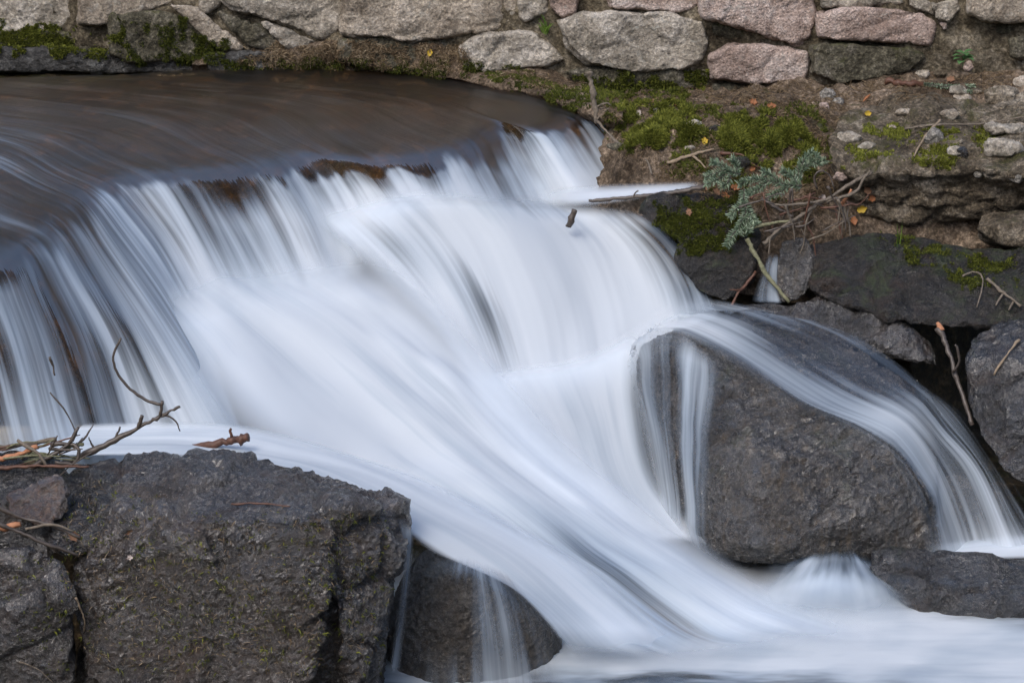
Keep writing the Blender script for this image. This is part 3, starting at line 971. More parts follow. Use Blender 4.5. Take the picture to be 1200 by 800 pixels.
# --- second tier below the lip: bulging fall in the middle and on the right
loft('middle_fall', [
    wl((352, 246, .97, .9), (430, 318, .84, 1), (500, 385, .67, .85), (566, 481, 0.38, .9)),
    wl((422, 232, 1.03, .85), (478, 290, .92, .5), (535, 370, .71, .8), (591, 478, 0.42, .9)),
    wl((468, 222, 1.08, .9), (524, 280, .96, .9), (570, 365, .74, .34), (606, 474, 0.45, .8)),
    wl((520, 220, 1.08, .9), (565, 278, .98, .98), (602, 360, .78, .98), (634, 471, 0.48, 1.1)),
    wl((566, 224, 1.06, .9), (610, 280, .99, 1.1), (645, 355, .82, 1.1), (666, 466, 0.51, 1.1)),
    wl((606, 224, 1.2, .6), (660, 280, 1.08, 1.1), (690, 350, .9, 1.1), (706, 456, 0.57, 1.1)),
    wl((650, 232, 1.3, .95), (704, 282, 1.15, .95), (732, 345, .95, .98), (751, 441, 0.65, 1.1)),
    wl((695, 238, 1.26, .9), (748, 286, 1.14, .8), (778, 340, .97, .85), (796, 416, 0.75, 1.1)),
    wl((728, 244, 1.22, .8), (778, 286, 1.13, .55), (808, 332, .98, .55), (828, 398, 0.81, .95)),
    wl((752, 250, 1.18, .5), (800, 292, 1.1, .35), (830, 335, .98, .35), (854, 398, 0.83, .8))],
    M['water'], sub=20, nv=130, edge=(.04, .04), ends=(.14, .04), rib=(.006, .001), seed=3, wob=.02)

# --- the wide white slope that starts under the left fall
loft('white_slope', [
    wl((176, 352, .40, .8), (196, 415, .13, .9), (256, 512, -.22, 1.1), (405, 585, -.29, 1), (555, 652, -.47, .95), (660, 748, -.61, .9), ('z', 745, 790, -.80, 1.2)),
    wl((206, 322, .49, .9), (300, 395, .35, 1.05), (400, 490, .09, 1.2), (515, 575, -.16, 1), (640, 655, -.38, .74), (735, 735, -.52, .66), ('z', 830, 782, -.80, 1.2)),
    wl((252, 306, .60, .95), (370, 380, .45, 1.15), (470, 470, .2, 1), (590, 565, -.09, 1), (715, 660, -.33, .64), (815, 735, -.46, .7), ('z', 910, 772, -.80, 1.2)),
    wl((326, 294, .68, .95), (432, 372, .53, 1.1), (525, 455, .27, .9), (640, 560, .0, 1), (770, 655, -.25, 1), (880, 725, -.4, 1.15), ('z', 985, 762, -.80, 1.2)),
    wl((398, 278, .80, .95), (490, 365, .61, 1.0), (572, 448, .34, .95), (690, 560, .06, 1), (820, 655, -.17, 1), (935, 715, -.34, 1.15), ('z', 1040, 752, -.80, 1.2)),
    wl((452, 248, .95, .95), (530, 350, .70, .85), (600, 440, .42, .95), (725, 555, .12, 1), (855, 645, -.1, 1), (960, 700, -.28, 1.15), ('z', 1075, 735, -.80, 1.2))],
    M['water'], sub=26, nv=170, edge=(.11, .34), ends=(.12, .2), rib=(.005, .0006), seed=4, wob=.05)

# --- lower right tier falling in front of the central boulder
loft('lower_fall', [
    wl((490, 470, .32, .9), (540, 515, .16, .95), (590, 570, .02, 1.15), (660, 630, -.1, 1.15)),
    wl((545, 440, .42, .95), (590, 500, .26, .95), (640, 570, .1, .95), (710, 635, -.04, 1.15)),
    wl((600, 428, .5, 1.15), (640, 490, .34, .92), (682, 570, .16, .95), (750, 640, .0, 1.15)),
    wl((655, 420, .56, 1.15), (685, 490, .4, .95), (715, 570, .2, .98), (780, 640, .04, 1.15)),
    wl((705, 402, .63, 1.15), (718, 480, .46, .95), (742, 570, .24, .95), (805, 640, .07, 1.15)),
    wl((738, 385, .69, 1.15), (742, 475, .48, .8), (765, 570, .26, .8), (830, 645, .07, 1.15)),
    wl((765, 378, .72, .95), (766, 470, .48, .5), (788, 570, .25, .55), (850, 650, .06, .95))],
    M['water'], sub=20, nv=120, edge=(.16, .26), ends=(.10, .06), rib=(.005, .001), seed=5, wob=.03)

# --- ledge water behind the front boulder that sweeps round it and over the small rock
loft('ledge_water', [
    wl((-60, 532, -.42, .9), (100, 532, -.45, .9), (250, 540, -.5, .9), (380, 566, -.57, .95), (460, 618, -.665, 1.1), (506, 650, -.668, 1.05), (600, 694, -.70, .8), (678, 780, -.77, .8)),
    wl((-60, 518, -.35, .85), (100, 518, -.37, .9), (258, 524, -.4, .95), (400, 556, -.45, 1), (492, 600, -.53, 1), (585, 648, -.57, 1), (662, 715, -.63, .95), (722, 775, -.7, .95)),
    wl((-60, 506, -.29, .8), (100, 506, -.29, .9), (268, 508, -.3, .95), (420, 550, -.33, 1), (532, 595, -.42, 1), (634, 648, -.48, 1), (712, 715, -.55, .82), (772, 768, -.63, .95)),
    wl((-60, 496, -.24, .8), (100, 496, -.24, .9), (275, 496, -.22, .95), (440, 542, -.22, 1), (570, 592, -.32, 1), (684, 650, -.39, .9), (764, 715, -.47, .7), (822, 765, -.57, .95))],
    M['water'], sub=26, nv=190, edge=(.07, .28), ends=(0, .10), rib=(.004, .0006), seed=6, wob=.02)

# --- thin veil over the central boulder
VEIL = [
    wl((728, 392, .66, .95), (795, 400, .56, .55), (850, 432, .43, .40), (915, 478, .28, .42), (985, 506, .17, .4), (1036, 540, .08, .34), (1070, 600, .0, .25), (1085, 655, -.08, .3)),
    wl((745, 378, .71, 1), (825, 388, .6, .85), (895, 436, .44, .62), (965, 485, .28, .62), (1030, 506, .19, .92), (1078, 552, .1, .78), (1105, 612, .02, .62), (1120, 655, -.06, .75)),
    wl((770, 362, .77, 1), (855, 376, .69, .7), (935, 425, .51, .3), (998, 465, .37, .55), (1052, 494, .28, .9), (1105, 542, .17, .62), (1132, 602, .06, .55), (1148, 655, -.03, .8)),
    wl((800, 350, .83, .95), (885, 372, .74, .5), (968, 405, .61, .12), (1030, 450, .45, .12), (1078, 486, .34, .5), (1136, 540, .19, .5), (1165, 602, .06, .62), (1182, 650, -.05, .85)),
    wl((835, 350, .85, .8), (925, 374, .78, .5), (1000, 402, .65, .5), (1058, 440, .51, .45), (1108, 476, .39, .68), (1158, 544, .19, .5), (1190, 602, .07, .62), (1215, 648, -.05, .85)),
    wl((870, 356, .86, .4), (955, 376, .8, .6), (1030, 408, .67, .15), (1085, 450, .53, .2), (1128, 482, .42, .4), (1172, 540, .20, .4), (1212, 600, .09, .5), (1245, 645, -.04, .8))]
loft('water_veil', VEIL, M['veil'], sub=22, nv=170, edge=(.12, .10), ends=(.12, .02), rib=(.004, .0015), seed=7, drape=solid_bvh([SMOOTH['boulder']]), gap=.036)
loft('front_veil', [
    wl((738, 392, .66, .95), (743, 450, .52, .75), (757, 520, .36, .7), (785, 605, .2, .8)),
    wl((768, 390, .66, .8), (772, 450, .5, .50), (785, 520, .34, .55), (805, 615, .18, .7)),
    wl((795, 398, .6, .7), (800, 450, .47, .48), (808, 520, .32, .50), (825, 625, .14, .6)),
    wl((822, 412, .5, .75), (828, 460, .42, .65), (832, 530, .27, .5), (850, 635, .1, .5)),
    wl((850, 430, .44, .3), (856, 480, .36, .36), (862, 545, .22, .3), (880, 645, .06, .3))],
    M['veil'], sub=24, nv=110, edge=(.22, .3), ends=(.2, .08), rib=(.006, .003), seed=8, drape=solid_bvh([SMOOTH['boulder']]), gap=.036, collect=False)
loft('rock_trickle', [
    wl((500, 652, -.66, .5), (490, 690, -.74, .18), (482, 740, -.80, .1), (476, 805, -.84, .4)),
    wl((545, 650, -.66, .5), (540, 690, -.80, .08), (538, 740, -.86, .05), (538, 805, -.88, .4)),
    wl((566, 658, -.68, .45), (574, 695, -.80, .42), (582, 745, -.86, .55), (588, 805, -.88, .8)),
    wl((584, 664, -.66, .4), (602, 700, -.76, .2), (614, 745, -.82, .3), (622, 805, -.86, .7)),
    wl((600, 672, -.64, .5), (628, 712, -.70, .25), (648, 755, -.74, .25), (668, 805, -.78, .6))],
    M['veil'], sub=20, nv=90, edge=(.25, .2), ends=(.12, .03), rib=(.004, .002), seed=9, drape=solid_bvh([SMOOTH['rounded_rock']]), gap=.020, collect=False)
loft('small_trickle', [
    wl((900, 296, 1.0, .3), (893, 315, .97, .35), (884, 340, .93, .45), (880, 354, .88, .5)),
    wl((908, 296, 1.0, .5), (904, 315, .96, .7), (900, 340, .92, .65), (900, 356, .87, .7)),
    wl((914, 298, 1.0, .3), (913, 315, .96, .4), (914, 340, .92, .5), (918, 356, .87, .6))],
    M['veil'], sub=14, nv=50, edge=(.2, .2), ends=(.15, .1), rib=(.004, .002), seed=10, collect=False)
loft('splash_water', [
    wl((905, 648, -.16, .0), (890, 664, -.22, .5), (868, 690, -.30, .8), (840, 725, -.40, 1)),
    wl((945, 646, -.15, .1), (935, 662, -.20, .6), (918, 688, -.29, .9), (905, 730, -.41, 1)),
    wl((985, 634, -.13, .15), (985, 654, -.18, .65), (983, 686, -.28, .95), (980, 735, -.41, 1)),
    wl((1010, 644, -.13, .1), (1022, 662, -.18, .4), (1038, 692, -.28, .8), (1050, 735, -.41, 1)),
    wl((1030, 650, -.13, .0), (1048, 668, -.18, .2), (1074, 702, -.28, .6), (1095, 735, -.41, 1))],
    M['foam'], sub=18, nv=90, edge=(.45, .5), ends=(.25, .4), rib=(.004, .001), seed=12, wob=.06)
loft('edge_trickle', [
    wl((466, 604, -.78, .5), (472, 660, -.84, .2), (464, 720, -.92, .15), (455, 790, -.98, .3)),
    wl((476, 610, -.76, .7), (478, 660, -.81, .4), (472, 720, -.88, .3), (462, 790, -.95, .5)),
    wl((488, 618, -.74, .6), (484, 660, -.78, .2), (478, 720, -.85, .1), (470, 790, -.92, .3))],
    M['veil'], sub=14, nv=70, edge=(.3, .3), ends=(.1, .05), rib=(.004, .001), seed=16, collect=False)
loft('right_pool_water', [
    wl((1075, 640, -.02, .7), (1120, 632, .02, .85), (1180, 626, .04, .9), (1260, 622, .04, .9)),
    wl((1075, 650, -.06, .6), (1120, 645, -.04, .9), (1180, 640, -.03, .95), (1260, 636, -.03, .95)),
    wl((1075, 664, -.12, .3), (1120, 660, -.11, .7), (1180, 656, -.1, .9), (1260, 656, -.1, .9))],
    M['water'], sub=14, nv=70, edge=(.35, .2), ends=(.35, 0), rib=(.006, .003), seed=13)

# --- foaming pool at the foot, one sheet of height and foam
lp = []
for py, fo in ((830, [.2, .2, .2, .2, .25, .3, .35, .5, .65, .7]), (795, [.6, .65, .7, .6, .55, .6, .7, .9, 1, 1]), (775, [.9, .9, 1, 1, 1, 1, 1, 1.1, 1.1, 1.1]),
               (750, [.8, .8, .9, 1, 1, 1, 1, 1, 1, 1]), (725, [.9, .9, 1, 1, 1, 1, 1, .95, .75, .6]), (700, [.9, 1, 1, 1, 1, 1, .95, .8, .4, .3]), (680, [1] * 7 + [.6, .3, .2]), (655, [1] * 7 + [.6, .3, .2]), (635, [1] * 7 + [.6, .3, .2])):
    xs = [400, 480, 570, 660, 750, 840, 930, 1020, 1120, 1260]
    bulge = {750: .01, 725: .02, 700: .03, 680: .03}.get(py, 0)
    lp.append(wl(*[('z', x, py, -.868 + bulge * max(0, 1 - abs(x - 880) / 260), f) for x, f in zip(xs, fo)]))
loft('pool_water', lp, M['foam'], sub=18, nv=260, edge=(0, .5), ends=(.12, 0), rib=(.004, .001), seed=14, wob=.022)

# ------------------------------------------------------------------ stream bed under all of it
def stream_bed():
    Wp = np.concatenate(WATER_PTS)
    x0, x1, y0, y1, st = -3.2, 3.0, -2.4, 3.2, .035
    nx, ny = int((x1 - x0) / st), int((y1 - y0) / st)
    Z = np.full((nx, ny), np.nan)
    ix = ((Wp[:, 0] - x0) / st).astype(int)
    iy = ((Wp[:, 1] - y0) / st).astype(int)
    ok = (ix >= 0) & (ix < nx) & (iy >= 0) & (iy < ny)
    T = np.full((nx, ny), 9.0)
    np.minimum.at(T, (ix[ok], iy[ok]), Wp[ok, 2])
    known = T < 8
    Z = np.where(known, T, 0)
    wgt = known.astype(float)
    # spread the known heights outwards
    acc, aw = Z * wgt, wgt.copy()
    for k in range(70):
        pa = np.pad(acc, 1, mode='edge')
        pw = np.pad(aw, 1, mode='edge')
        sa = (pa[2:, 1:-1] + pa[:-2, 1:-1] + pa[1:-1, 2:] + pa[1:-1, :-2])
        sw = (pw[2:, 1:-1] + pw[:-2, 1:-1] + pw[1:-1, 2:] + pw[1:-1, :-2])
        fill = (aw == 0) & (sw > 0)
        val = sa / np.maximum(sw, 1e-9)
        acc = np.where(fill, val, acc)
        aw = np.where(fill, 1.0, aw)
    gx0, gy0 = np.meshgrid(x0 + (np.arange(nx) + .5) * st, y0 + (np.arange(ny) + .5) * st, indexing='ij')
    H_ = np.where(~known & (gy0 < -.42), -1.0, acc)
    mn = H_.copy()
    for k in range(5):
        p = np.pad(mn, 1, mode='edge')
        mn = np.minimum.reduce([p[1:-1, 1:-1], p[2:, 1:-1], p[:-2, 1:-1], p[1:-1, 2:], p[1:-1, :-2]])
    for k in range(2):
        p = np.pad(mn, 1, mode='edge')
        mn = (p[1:-1, 1:-1] * 2 + p[2:, 1:-1] + p[:-2, 1:-1] + p[1:-1, 2:] + p[1:-1, :-2]) / 6
    gx, gy = np.meshgrid(x0 + (np.arange(nx) + .5) * st, y0 + (np.arange(ny) + .5) * st, indexing='ij')
    g0, g1 = np.gradient(mn, st)
    V = np.stack([gx, gy, mn - .05 - .07 * np.minimum(1.5, np.hypot(g0, g1))], -1).reshape(-1, 3)
    V[:, 2] += .03 * fbm(V * np.array([7, 7, 3]), 4, 3)
    idx = np.arange(nx * ny).reshape(nx, ny)
    Fq = np.stack([idx[:-1, :-1], idx[1:, :-1], idx[1:, 1:], idx[:-1, 1:]], -1).reshape(-1, 4)
    tag(mk('stream_bed', V, Fq, M['bed']), kind='structure')


stream_bed()

# ------------------------------------------------------------------ moss, litter, sticks, leaves
def in_poly(x, y, poly):
    c = np.zeros(len(x), bool)
    n = len(poly)
    j = n - 1
    for i in range(n):
        xi, yi = poly[i]
        xj, yj = poly[j]
        if yi != yj:
            c ^= ((yi > y) != (yj > y)) & (x < (xj - xi) * (y - yi) / (yj - yi) + xi)
        j = i
    return c


def frame(n):
    a = np.array([0, 0, 1.0]) if abs(n[2]) < .9 else np.array([1.0, 0, 0])
    t = np.cross(n, a)
    t /= np.linalg.norm(t)
    return t, np.cross(n, t)


def blades(name, label, cat, polys, dens, length, width, mat, flat=0.0, mask=None, per=3, shade=(0, 1), droop=.3, kind='stuff'):
    """tiny blades growing from whatever solid surface lies in the outlined patches"""
    Lc, Nr = [], []
    for poly in polys:
        pa = np.array(poly, float)
        x0, y0 = pa.min(0)
        x1, y1 = pa.max(0)
        n = int((x1 - x0) * (y1 - y0) * dens)
        X = RNG.uniform(x0, x1, n)
        Y = RNG.uniform(y0, y1, n)
        q_ = np.stack([X * .06, Y * .06, X * 0], 1)
        k = in_poly(X + 11 * vn(q_, 61) + 5 * vn(q_ * 3, 62), Y + 9 * vn(q_, 63) + 4 * vn(q_ * 3, 64), poly)
        for px, py in zip(X[k], Y[k]):
            loc, nor = hit1(px, py)
            if loc is not None:
                Lc.append(loc)
                Nr.append(nor)
    loc, nor = np.array(Lc), np.array(Nr)
    cl = vn(loc * 13, 3) * .6 + vn(loc * 40, 8) * .4
    if mask is not None:
        k = cl + RNG.normal(0, .12, len(cl)) > mask
        loc, nor, cl = loc[k], nor[k], cl[k]
    loc, nor, cl = np.repeat(loc, per, 0), np.repeat(nor, per, 0), np.repeat(cl, per)
    n = len(loc)
    ax = np.where(np.abs(nor[:, 2:3]) < .9, np.array([[0, 0, 1.0]]), np.array([[1.0, 0, 0]]))
    t = np.cross(nor, ax)
    t /= np.linalg.norm(t, axis=1, keepdims=True)
    b = np.cross(nor, t)
    an = RNG.uniform(0, 2 * math.pi, (n, 1))
    side = t * np.cos(an) + b * np.sin(an)
    if flat:
        d = side + nor * RNG.uniform(0, .35, (n, 1)) * (1.2 - flat)
    else:
        d = nor + side * RNG.uniform(.1, 1.1, (n, 1)) + np.array([0, 0, .35])
    d /= np.linalg.norm(d, axis=1, keepdims=True)
    L = (length * RNG.uniform(.5, 1.3, n) * (1 + .5 * cl))[:, None]
    wv = np.cross(d, RNG.normal(size=(n, 3)))
    wv *= width * RNG.uniform(.6, 1.3, (n, 1)) / (np.linalg.norm(wv, axis=1, keepdims=True) + 1e-9)
    p = loc + (t * RNG.uniform(-1, 1, (n, 1)) + b * RNG.uniform(-1, 1, (n, 1))) * .004 + nor * (.001 if not flat else RNG.uniform(.001, .006, (n, 1)))
    md = p + d * L * .55
    tip = p + d * L + np.array([0, 0, -1.0]) * droop * L * .5
    V = np.stack([p - wv * .5, p + wv * .5, md + wv * .45, tip, md - wv * .45], 1).reshape(-1, 3)
    Fc = np.arange(n * 5).reshape(n, 5)
    sh = np.clip(RNG.uniform(shade[0], shade[1], n) * .7 + .3 * (.5 + .5 * cl), 0, 1)
    o = mk(name, V, Fc, mat, smooth=False)
    fattr(o, 'shade', np.repeat(sh, 5))
    tag(o, label, cat, kind=kind)
    return o


blades('moss', 'bright green moss along the foot of the wall at the upper left', 'moss',
       [[(-10, 22), (60, 36), (100, 38), (125, 46), (140, 28), (152, 34), (150, 70), (100, 64), (0, 58), (-10, 55)]], 1.1, .011, .0045, M['moss'], mask=-.15, shade=(.1, .95))
blades('moss', 'olive moss on the big rounded wall stone above the stream', 'moss',
       [[(135, 22), (200, 20), (250, 42), (272, 64), (240, 77), (150, 73)]], .9, .009, .004, M['moss'], mask=.0, shade=(.0, .6))
blades('moss', 'dark moss hanging at the waterline below the middle of the wall', 'moss',
       [[(255, 70), (400, 66), (540, 68), (640, 88), (700, 112), (705, 138), (620, 112), (540, 96), (440, 86), (260, 82)]], .8, .012, .004, M['moss'], mask=-.05, shade=(.0, .55))
blades('moss', 'moss cushions in the wall foot under the large grey block', 'moss',
       [[(668, 84), (760, 90), (832, 82), (832, 110), (760, 114), (685, 122)]], .9, .013, .0045, M['moss'], mask=-.1, shade=(.05, .7))
blades('moss', 'vivid green moss mound on the right bank beside the upper fall', 'moss',
       [[(725, 125), (770, 118), (810, 126), (822, 150), (806, 188), (760, 182), (735, 165)], [(842, 140), (890, 132), (930, 150), (958, 175), (955, 205), (905, 205), (870, 190), (838, 170)]],
       1.7, .027, .0042, M['moss'], mask=-.10, shade=(.2, 1.0), per=4)
blades('moss', 'sparse dark moss over the earth of the right bank', 'moss',
       [[(705, 120), (960, 120), (975, 200), (900, 235), (790, 205), (715, 175)]], .7, .012, .004, M['moss'], mask=.05, shade=(.0, .6))
blades('moss', 'yellow green moss patches on top of the layered ledge', 'moss',
       [[(1020, 145), (1100, 150), (1160, 150), (1180, 170), (1110, 195), (1030, 190), (990, 200), (985, 170)]], .8, .010, .004, M['moss'], mask=.12, shade=(.3, 1))
blades('moss', 'short olive moss coating the rounded boulder by the upper fall', 'moss',
       [[(765, 232), (870, 230), (892, 262), (888, 300), (800, 296), (770, 262)]], 1.0, .008, .004, M['moss'], mask=.02, shade=(.0, .55))
blades('moss', 'dark green moss on the upper side of the sloping slab', 'moss',
       [[(1030, 272), (1075, 280), (1125, 302), (1200, 298), (1200, 350), (1150, 345), (1090, 320), (1050, 305)]], .8, .008, .004, M['moss'], mask=-.05, shade=(.05, .7))
blades('moss', 'wisps of moss and grass scraps stuck to the flat-topped front boulder', 'moss',
       [[(90, 560), (240, 600), (460, 600), (450, 790), (110, 790), (80, 690), (60, 640)], [(5, 645), (70, 650), (80, 790), (20, 790)]], .014, .014, .003, M['moss'], mask=-.2, shade=(.1, .9), per=2, droop=.9)
blades('litter', 'dry grass and leaf litter heaped along the wall foot', 'leaf litter',
       [[(280, 60), (360, 54), (420, 48), (540, 52), (548, 84), (480, 82), (400, 76), (280, 76)], [(548, 86), (640, 84), (690, 104), (650, 106), (560, 92)]], .55, .022, .003, M['litter'], flat=.4, mask=-.25, per=2)
blades('litter', 'brown needles and twig bits scattered over the right bank and ledge', 'leaf litter',
       [[(700, 108), (900, 104), (1210, 84), (1210, 106), (1010, 124), (960, 158), (840, 130), (700, 132)], [(700, 130), (960, 150), (980, 250), (880, 240), (760, 205)]], .16, .026, .0026, M['litter'], flat=.7, mask=-.3, per=2, shade=(0, .7))
blades('litter', 'straw coloured scraps caught on the front boulder', 'leaf litter',
       [[(90, 560), (240, 600), (460, 600), (450, 790), (110, 790), (80, 690), (60, 640)]], .022, .016, .002, M['litter'], flat=.6, per=1, shade=(.3, 1))


def tube(pts, r0, r1, sides=7, knob=.15, seed=0, n=None, cap=True):
    pts = np.array(pts, float)
    L = np.linalg.norm(np.diff(pts, axis=0), axis=1).sum()
    n = n or max(8, int(L / .012))
    C = cr(pts, n)
    t = np.gradient(C, axis=0)
    t /= np.linalg.norm(t, axis=1, keepdims=True) + 1e-12
    nrm, _ = frame(t[0])
    V, Fc = [], []
    rr = np.linspace(r0, r1, n)
    nz = vn(np.stack([np.arange(n) * .45, np.full(n, seed * 7.7), np.zeros(n)], 1), seed)
    for i in range(n):
        nrm = nrm - t[i] * (nrm @ t[i])
        nrm /= np.linalg.norm(nrm)
        b = np.cross(t[i], nrm)
        r = rr[i] * (1 + knob * nz[i])
        c = C[i] + (nrm * nz[i] + b * nz[(i * 3) % n]) * rr[i] * .5
        for k in range(sides):
            a = 2 * math.pi * k / sides
            V.append(c + (nrm * math.cos(a) + b * math.sin(a)) * r)
        if i:
            o = (i - 1) * sides
            for k in range(sides):
                k2 = (k + 1) % sides
                Fc.append([o + k, o + k2, o + sides + k2, o + sides + k])
    if cap:
        Fc.append(list(range(sides))[::-1])
        Fc.append([(n - 1) * sides + k for k in range(sides)])
    return V, Fc


def on(px, py, lift=.008):
    loc, nor = hit(px, py)
    return loc + nor * lift


def pt(p):
    if len(p) == 2:
        return on(*p)
    if p[2] == 'on':
        return on(p[0], p[1], p[3])
    return P(*p)


KS = [0]


def stick(name, label, pts, r0, r1, mat, shoots=(), cat='twig', end=None, knob=.35):
    KS[0] += 1
    r0, r1 = r0 * .85, r1 * .8
    V, Fc = tube([pt(p) for p in pts], r0, r1, seed=KS[0], knob=knob)
    o = mk(name, V, Fc, M[mat])
    tag(o, label, cat)
    for sp, a, b in shoots:
        KS[0] += 1
        v, f = tube([pt(p) for p in sp], a, b, seed=KS[0], sides=6)
        mk('side_shoot', v, f, M[mat], o)
    if end:
        v, f = tube([pt(p) for p in end[0]], end[1], end[2], seed=KS[0] + 50)
        mk('broken_end', v, f, M['cut'], o)
    return o


stick('broken_twig', 'thick grey twig stub standing upright where the wall moss meets the upper fall', [(690, 84, 1.80), (694, 104, 1.78), (697, 126, 1.76), (699, 145, 1.74)], .016, .010, 'wood_grey',
      [([(698, 126, 1.76), (710, 121, 1.75), (716, 124, 1.75)], .005, .003), ([(700, 140, 1.74), (708, 132, 1.73), (714, 127, 1.72)], .005, .003)])
stick('fallen_twig', 'thin grey twig running from the upright stub down the edge of the upper fall', [(699, 142, 1.72), (716, 160, 1.62), (734, 176, 1.54), (757, 188, 1.45), (764, 204, 1.38)], .008, .004, 'wood_grey',
      [([(738, 178, 1.52), (735, 186, 1.5), (731, 192, 1.48)], .005, .003)])
stick('short_twig', 'short brown twig lying on bare earth just below the green moss mound', [(782, 194, 'on', .012), (806, 185, 'on', .016), (836, 178, 'on', .014)], .008, .005, 'wood_pale',
      [([(812, 184, 'on', .014), (820, 192, 'on', .014), (828, 198, 'on', .01)], .005, .003)])
stick('short_twig', 'curved brown twig across the moss right of the bluish spruce sprig', [(842, 182, 'on', .014), (868, 187, 'on', .02), (880, 194, 'on', .014), (896, 202, 'on', .01)], .007, .004, 'wood_red')
stick('fallen_branch', 'long pale branch slanting down over the hollow, thin shoots hanging from it',
      [(1022, 202, 1.08), (990, 220, 1.04), (955, 242, 1.0), (925, 262, .97), (895, 286, .94)], .007, .011, 'wood_grey',
      [([(968, 236, 1.0), (1000, 226, 1.0), (1012, 210, 1.0), (1020, 200, 1.0)], .007, .004),
       ([(952, 244, 1.0), (944, 262, .97), (942, 285, .96), (936, 300, .95)], .004, .002),
       ([(930, 258, .97), (915, 268, .95), (903, 280, .94), (901, 298, .93)], .005, .003),
       ([(975, 232, 1.0), (960, 236, .99), (930, 240, .98), (908, 240, .97)], .006, .004)])
for i, (lb, ps, r, m) in enumerate([
    ('thin dark root dangling under the pale branch above the upright stone', [(942, 258, 1.0), (952, 275, .97), (955, 292, .96), (958, 318, .94)], .004, 'wood_red'),
    ('reddish root hanging straight down from the heap of twigs under the ledge', [(978, 240, 1.05), (982, 258, 1.02), (988, 282, 1.0)], .006, 'wood_red'),
    ('flat pale strip of root hanging beside the reddish one under the ledge', [(986, 238, 1.05), (994, 258, 1.02), (997, 278, 1.0)], .006, 'wood_grey'),
    ('thin root bending right out of the twig heap under the ledge', [(990, 236, 1.05), (1006, 240, 1.03), (1018, 228, 1.02)], .005, 'wood_red'),
    ('short orange brown stick poking up through the twig heap', [(983, 244, 1.04), (992, 232, 1.02), (998, 222, 1.02)], .009, 'cut'),
    ('looping bare twig at the right end of the spruce sprig', [(958, 222, 1.1), (954, 208, 1.1), (962, 200, 1.1), (972, 206, 1.1), (978, 222, 1.08)], .005, 'wood'),
    ('dark twig lying flat in the leaf heap below the spruce sprig', [(892, 232, 1.05), (915, 246, 1.02), (930, 254, 1.0)], .008, 'wood'),
    ('pale bare stick lying level in the heap behind the mossy stick', [(876, 268, 1.0), (900, 262, .99), (930, 258, .98)], .008, 'wood_moss')]):
    stick('root' if 'root' in lb else 'loose_twig', lb, ps, r, r * .6, m, cat='root' if 'root' in lb else 'twig')
rt = random.Random(4)
for k in range(26):                                     # the tangle caught under the ledge
    ax, ay = rt.uniform(880, 1000), rt.uniform(226, 272)
    an = rt.choice((rt.uniform(-.6, .5), rt.uniform(1.2, 1.9)))
    ln = rt.uniform(22, 60)
    Y0 = .99 + (240 - ay) * .002 + rt.uniform(-.02, .05)
    dx, dy = math.cos(an) * ln, math.sin(an) * ln * .8
    stick('tangled_twig', 'thin dry twig in the tangle heaped below the pale fallen branch',
          [(ax - dx / 2, ay - dy / 2, Y0 + rt.uniform(-.02, .02)), (ax + rt.uniform(-4, 4), ay + rt.uniform(-4, 4), Y0), (ax + dx / 2, ay + dy / 2, Y0 + rt.uniform(-.03, .02))],
          rt.uniform(.003, .0065), .002, rt.choice(('wood', 'wood', 'wood_red', 'wood_grey')))['group'] = 'tangle of twigs below the ledge'
stick('mossy_stick', 'lichen covered stick leaning over the little trickle', [(875, 280, .98), (886, 300, .95), (902, 326, .91), (925, 354, .86)], .012, .008, 'wood_moss', cat='stick')
stick('red_twig', 'reddish forked twig leaning left of the little trickle', [(886, 318, .96), (874, 334, .93), (864, 344, .9), (858, 358, .87)], .006, .006, 'wood_red', [([(868, 340, .91), (862, 340, .9), (855, 339, .9)], .004, .002)])
stick('broken_stick', 'thick stick with a fresh orange broken end leaning by the right boulder', [(1101, 384, .52), (1110, 408, .47), (1122, 445, .40), (1140, 498, .3)], .013, .009, 'wood',
      [([(1117, 436, .40), (1124, 424, .39), (1122, 408, .39), (1119, 404, .39)], .005, .004)], cat='stick', end=([(1098, 378, .53), (1100, 382, .522), (1102, 388, .512)], .006, .0145))
stick('bare_twig', 'crooked grey twig lying on the green side of the sloping slab', [(1128, 326, 'on', .01), (1140, 323, 'on', .02), (1152, 328, 'on', .02), (1150, 344, 'on', .016), (1144, 362, 'on', .01)], .005, .003, 'wood_grey')
stick('bare_twig', 'thicker brown twig on the slab just above the right boulder', [(1158, 330, 'on', .012), (1172, 342, 'on', .014), (1198, 362, 'on', .014)], .008, .006, 'wood_grey',
      [([(1176, 346, 'on', .014), (1166, 360, 'on', .014)], .005, .003), ([(1188, 354, 'on', .014), (1182, 366, 'on', .014)], .005, .003)])
stick('pale_twig', 'short pale twig lying on the face of the right boulder', [(1196, 400, 'on', .01), (1182, 414, 'on', .01), (1165, 440, 'on', .008)], .006, .004, 'wood_pale')
stick('pale_twig', 'pale bent twig lying on the ledge beside a flat light stone', [(1102, 144, 'on', .014), (1086, 162, 'on', .014), (1070, 186, 'on', .01)], .007, .004, 'wood_pale')
stick('long_twig', 'long thin twig lying level across the top of the ledge', [(1062, 154, 'on', .012), (1100, 152, 'on', .02), (1150, 147, 'on', .02), (1202, 140, 'on', .014)], .006, .004, 'wood_grey')
stick('bark_strip', 'dark strip of broken wood at the foot of the wall above the ledge', [(1040, 98, 'on', .014), (1060, 100, 'on', .018), (1084, 101, 'on', .014)], .016, .012, 'wood_red', cat='wood')
stick('water_stub', 'small dark stub sticking out of the white water', [(674, 246, 1.10), (671, 254, 1.10), (667, 266, 1.10)], .012, .015, 'wood', cat='stick')
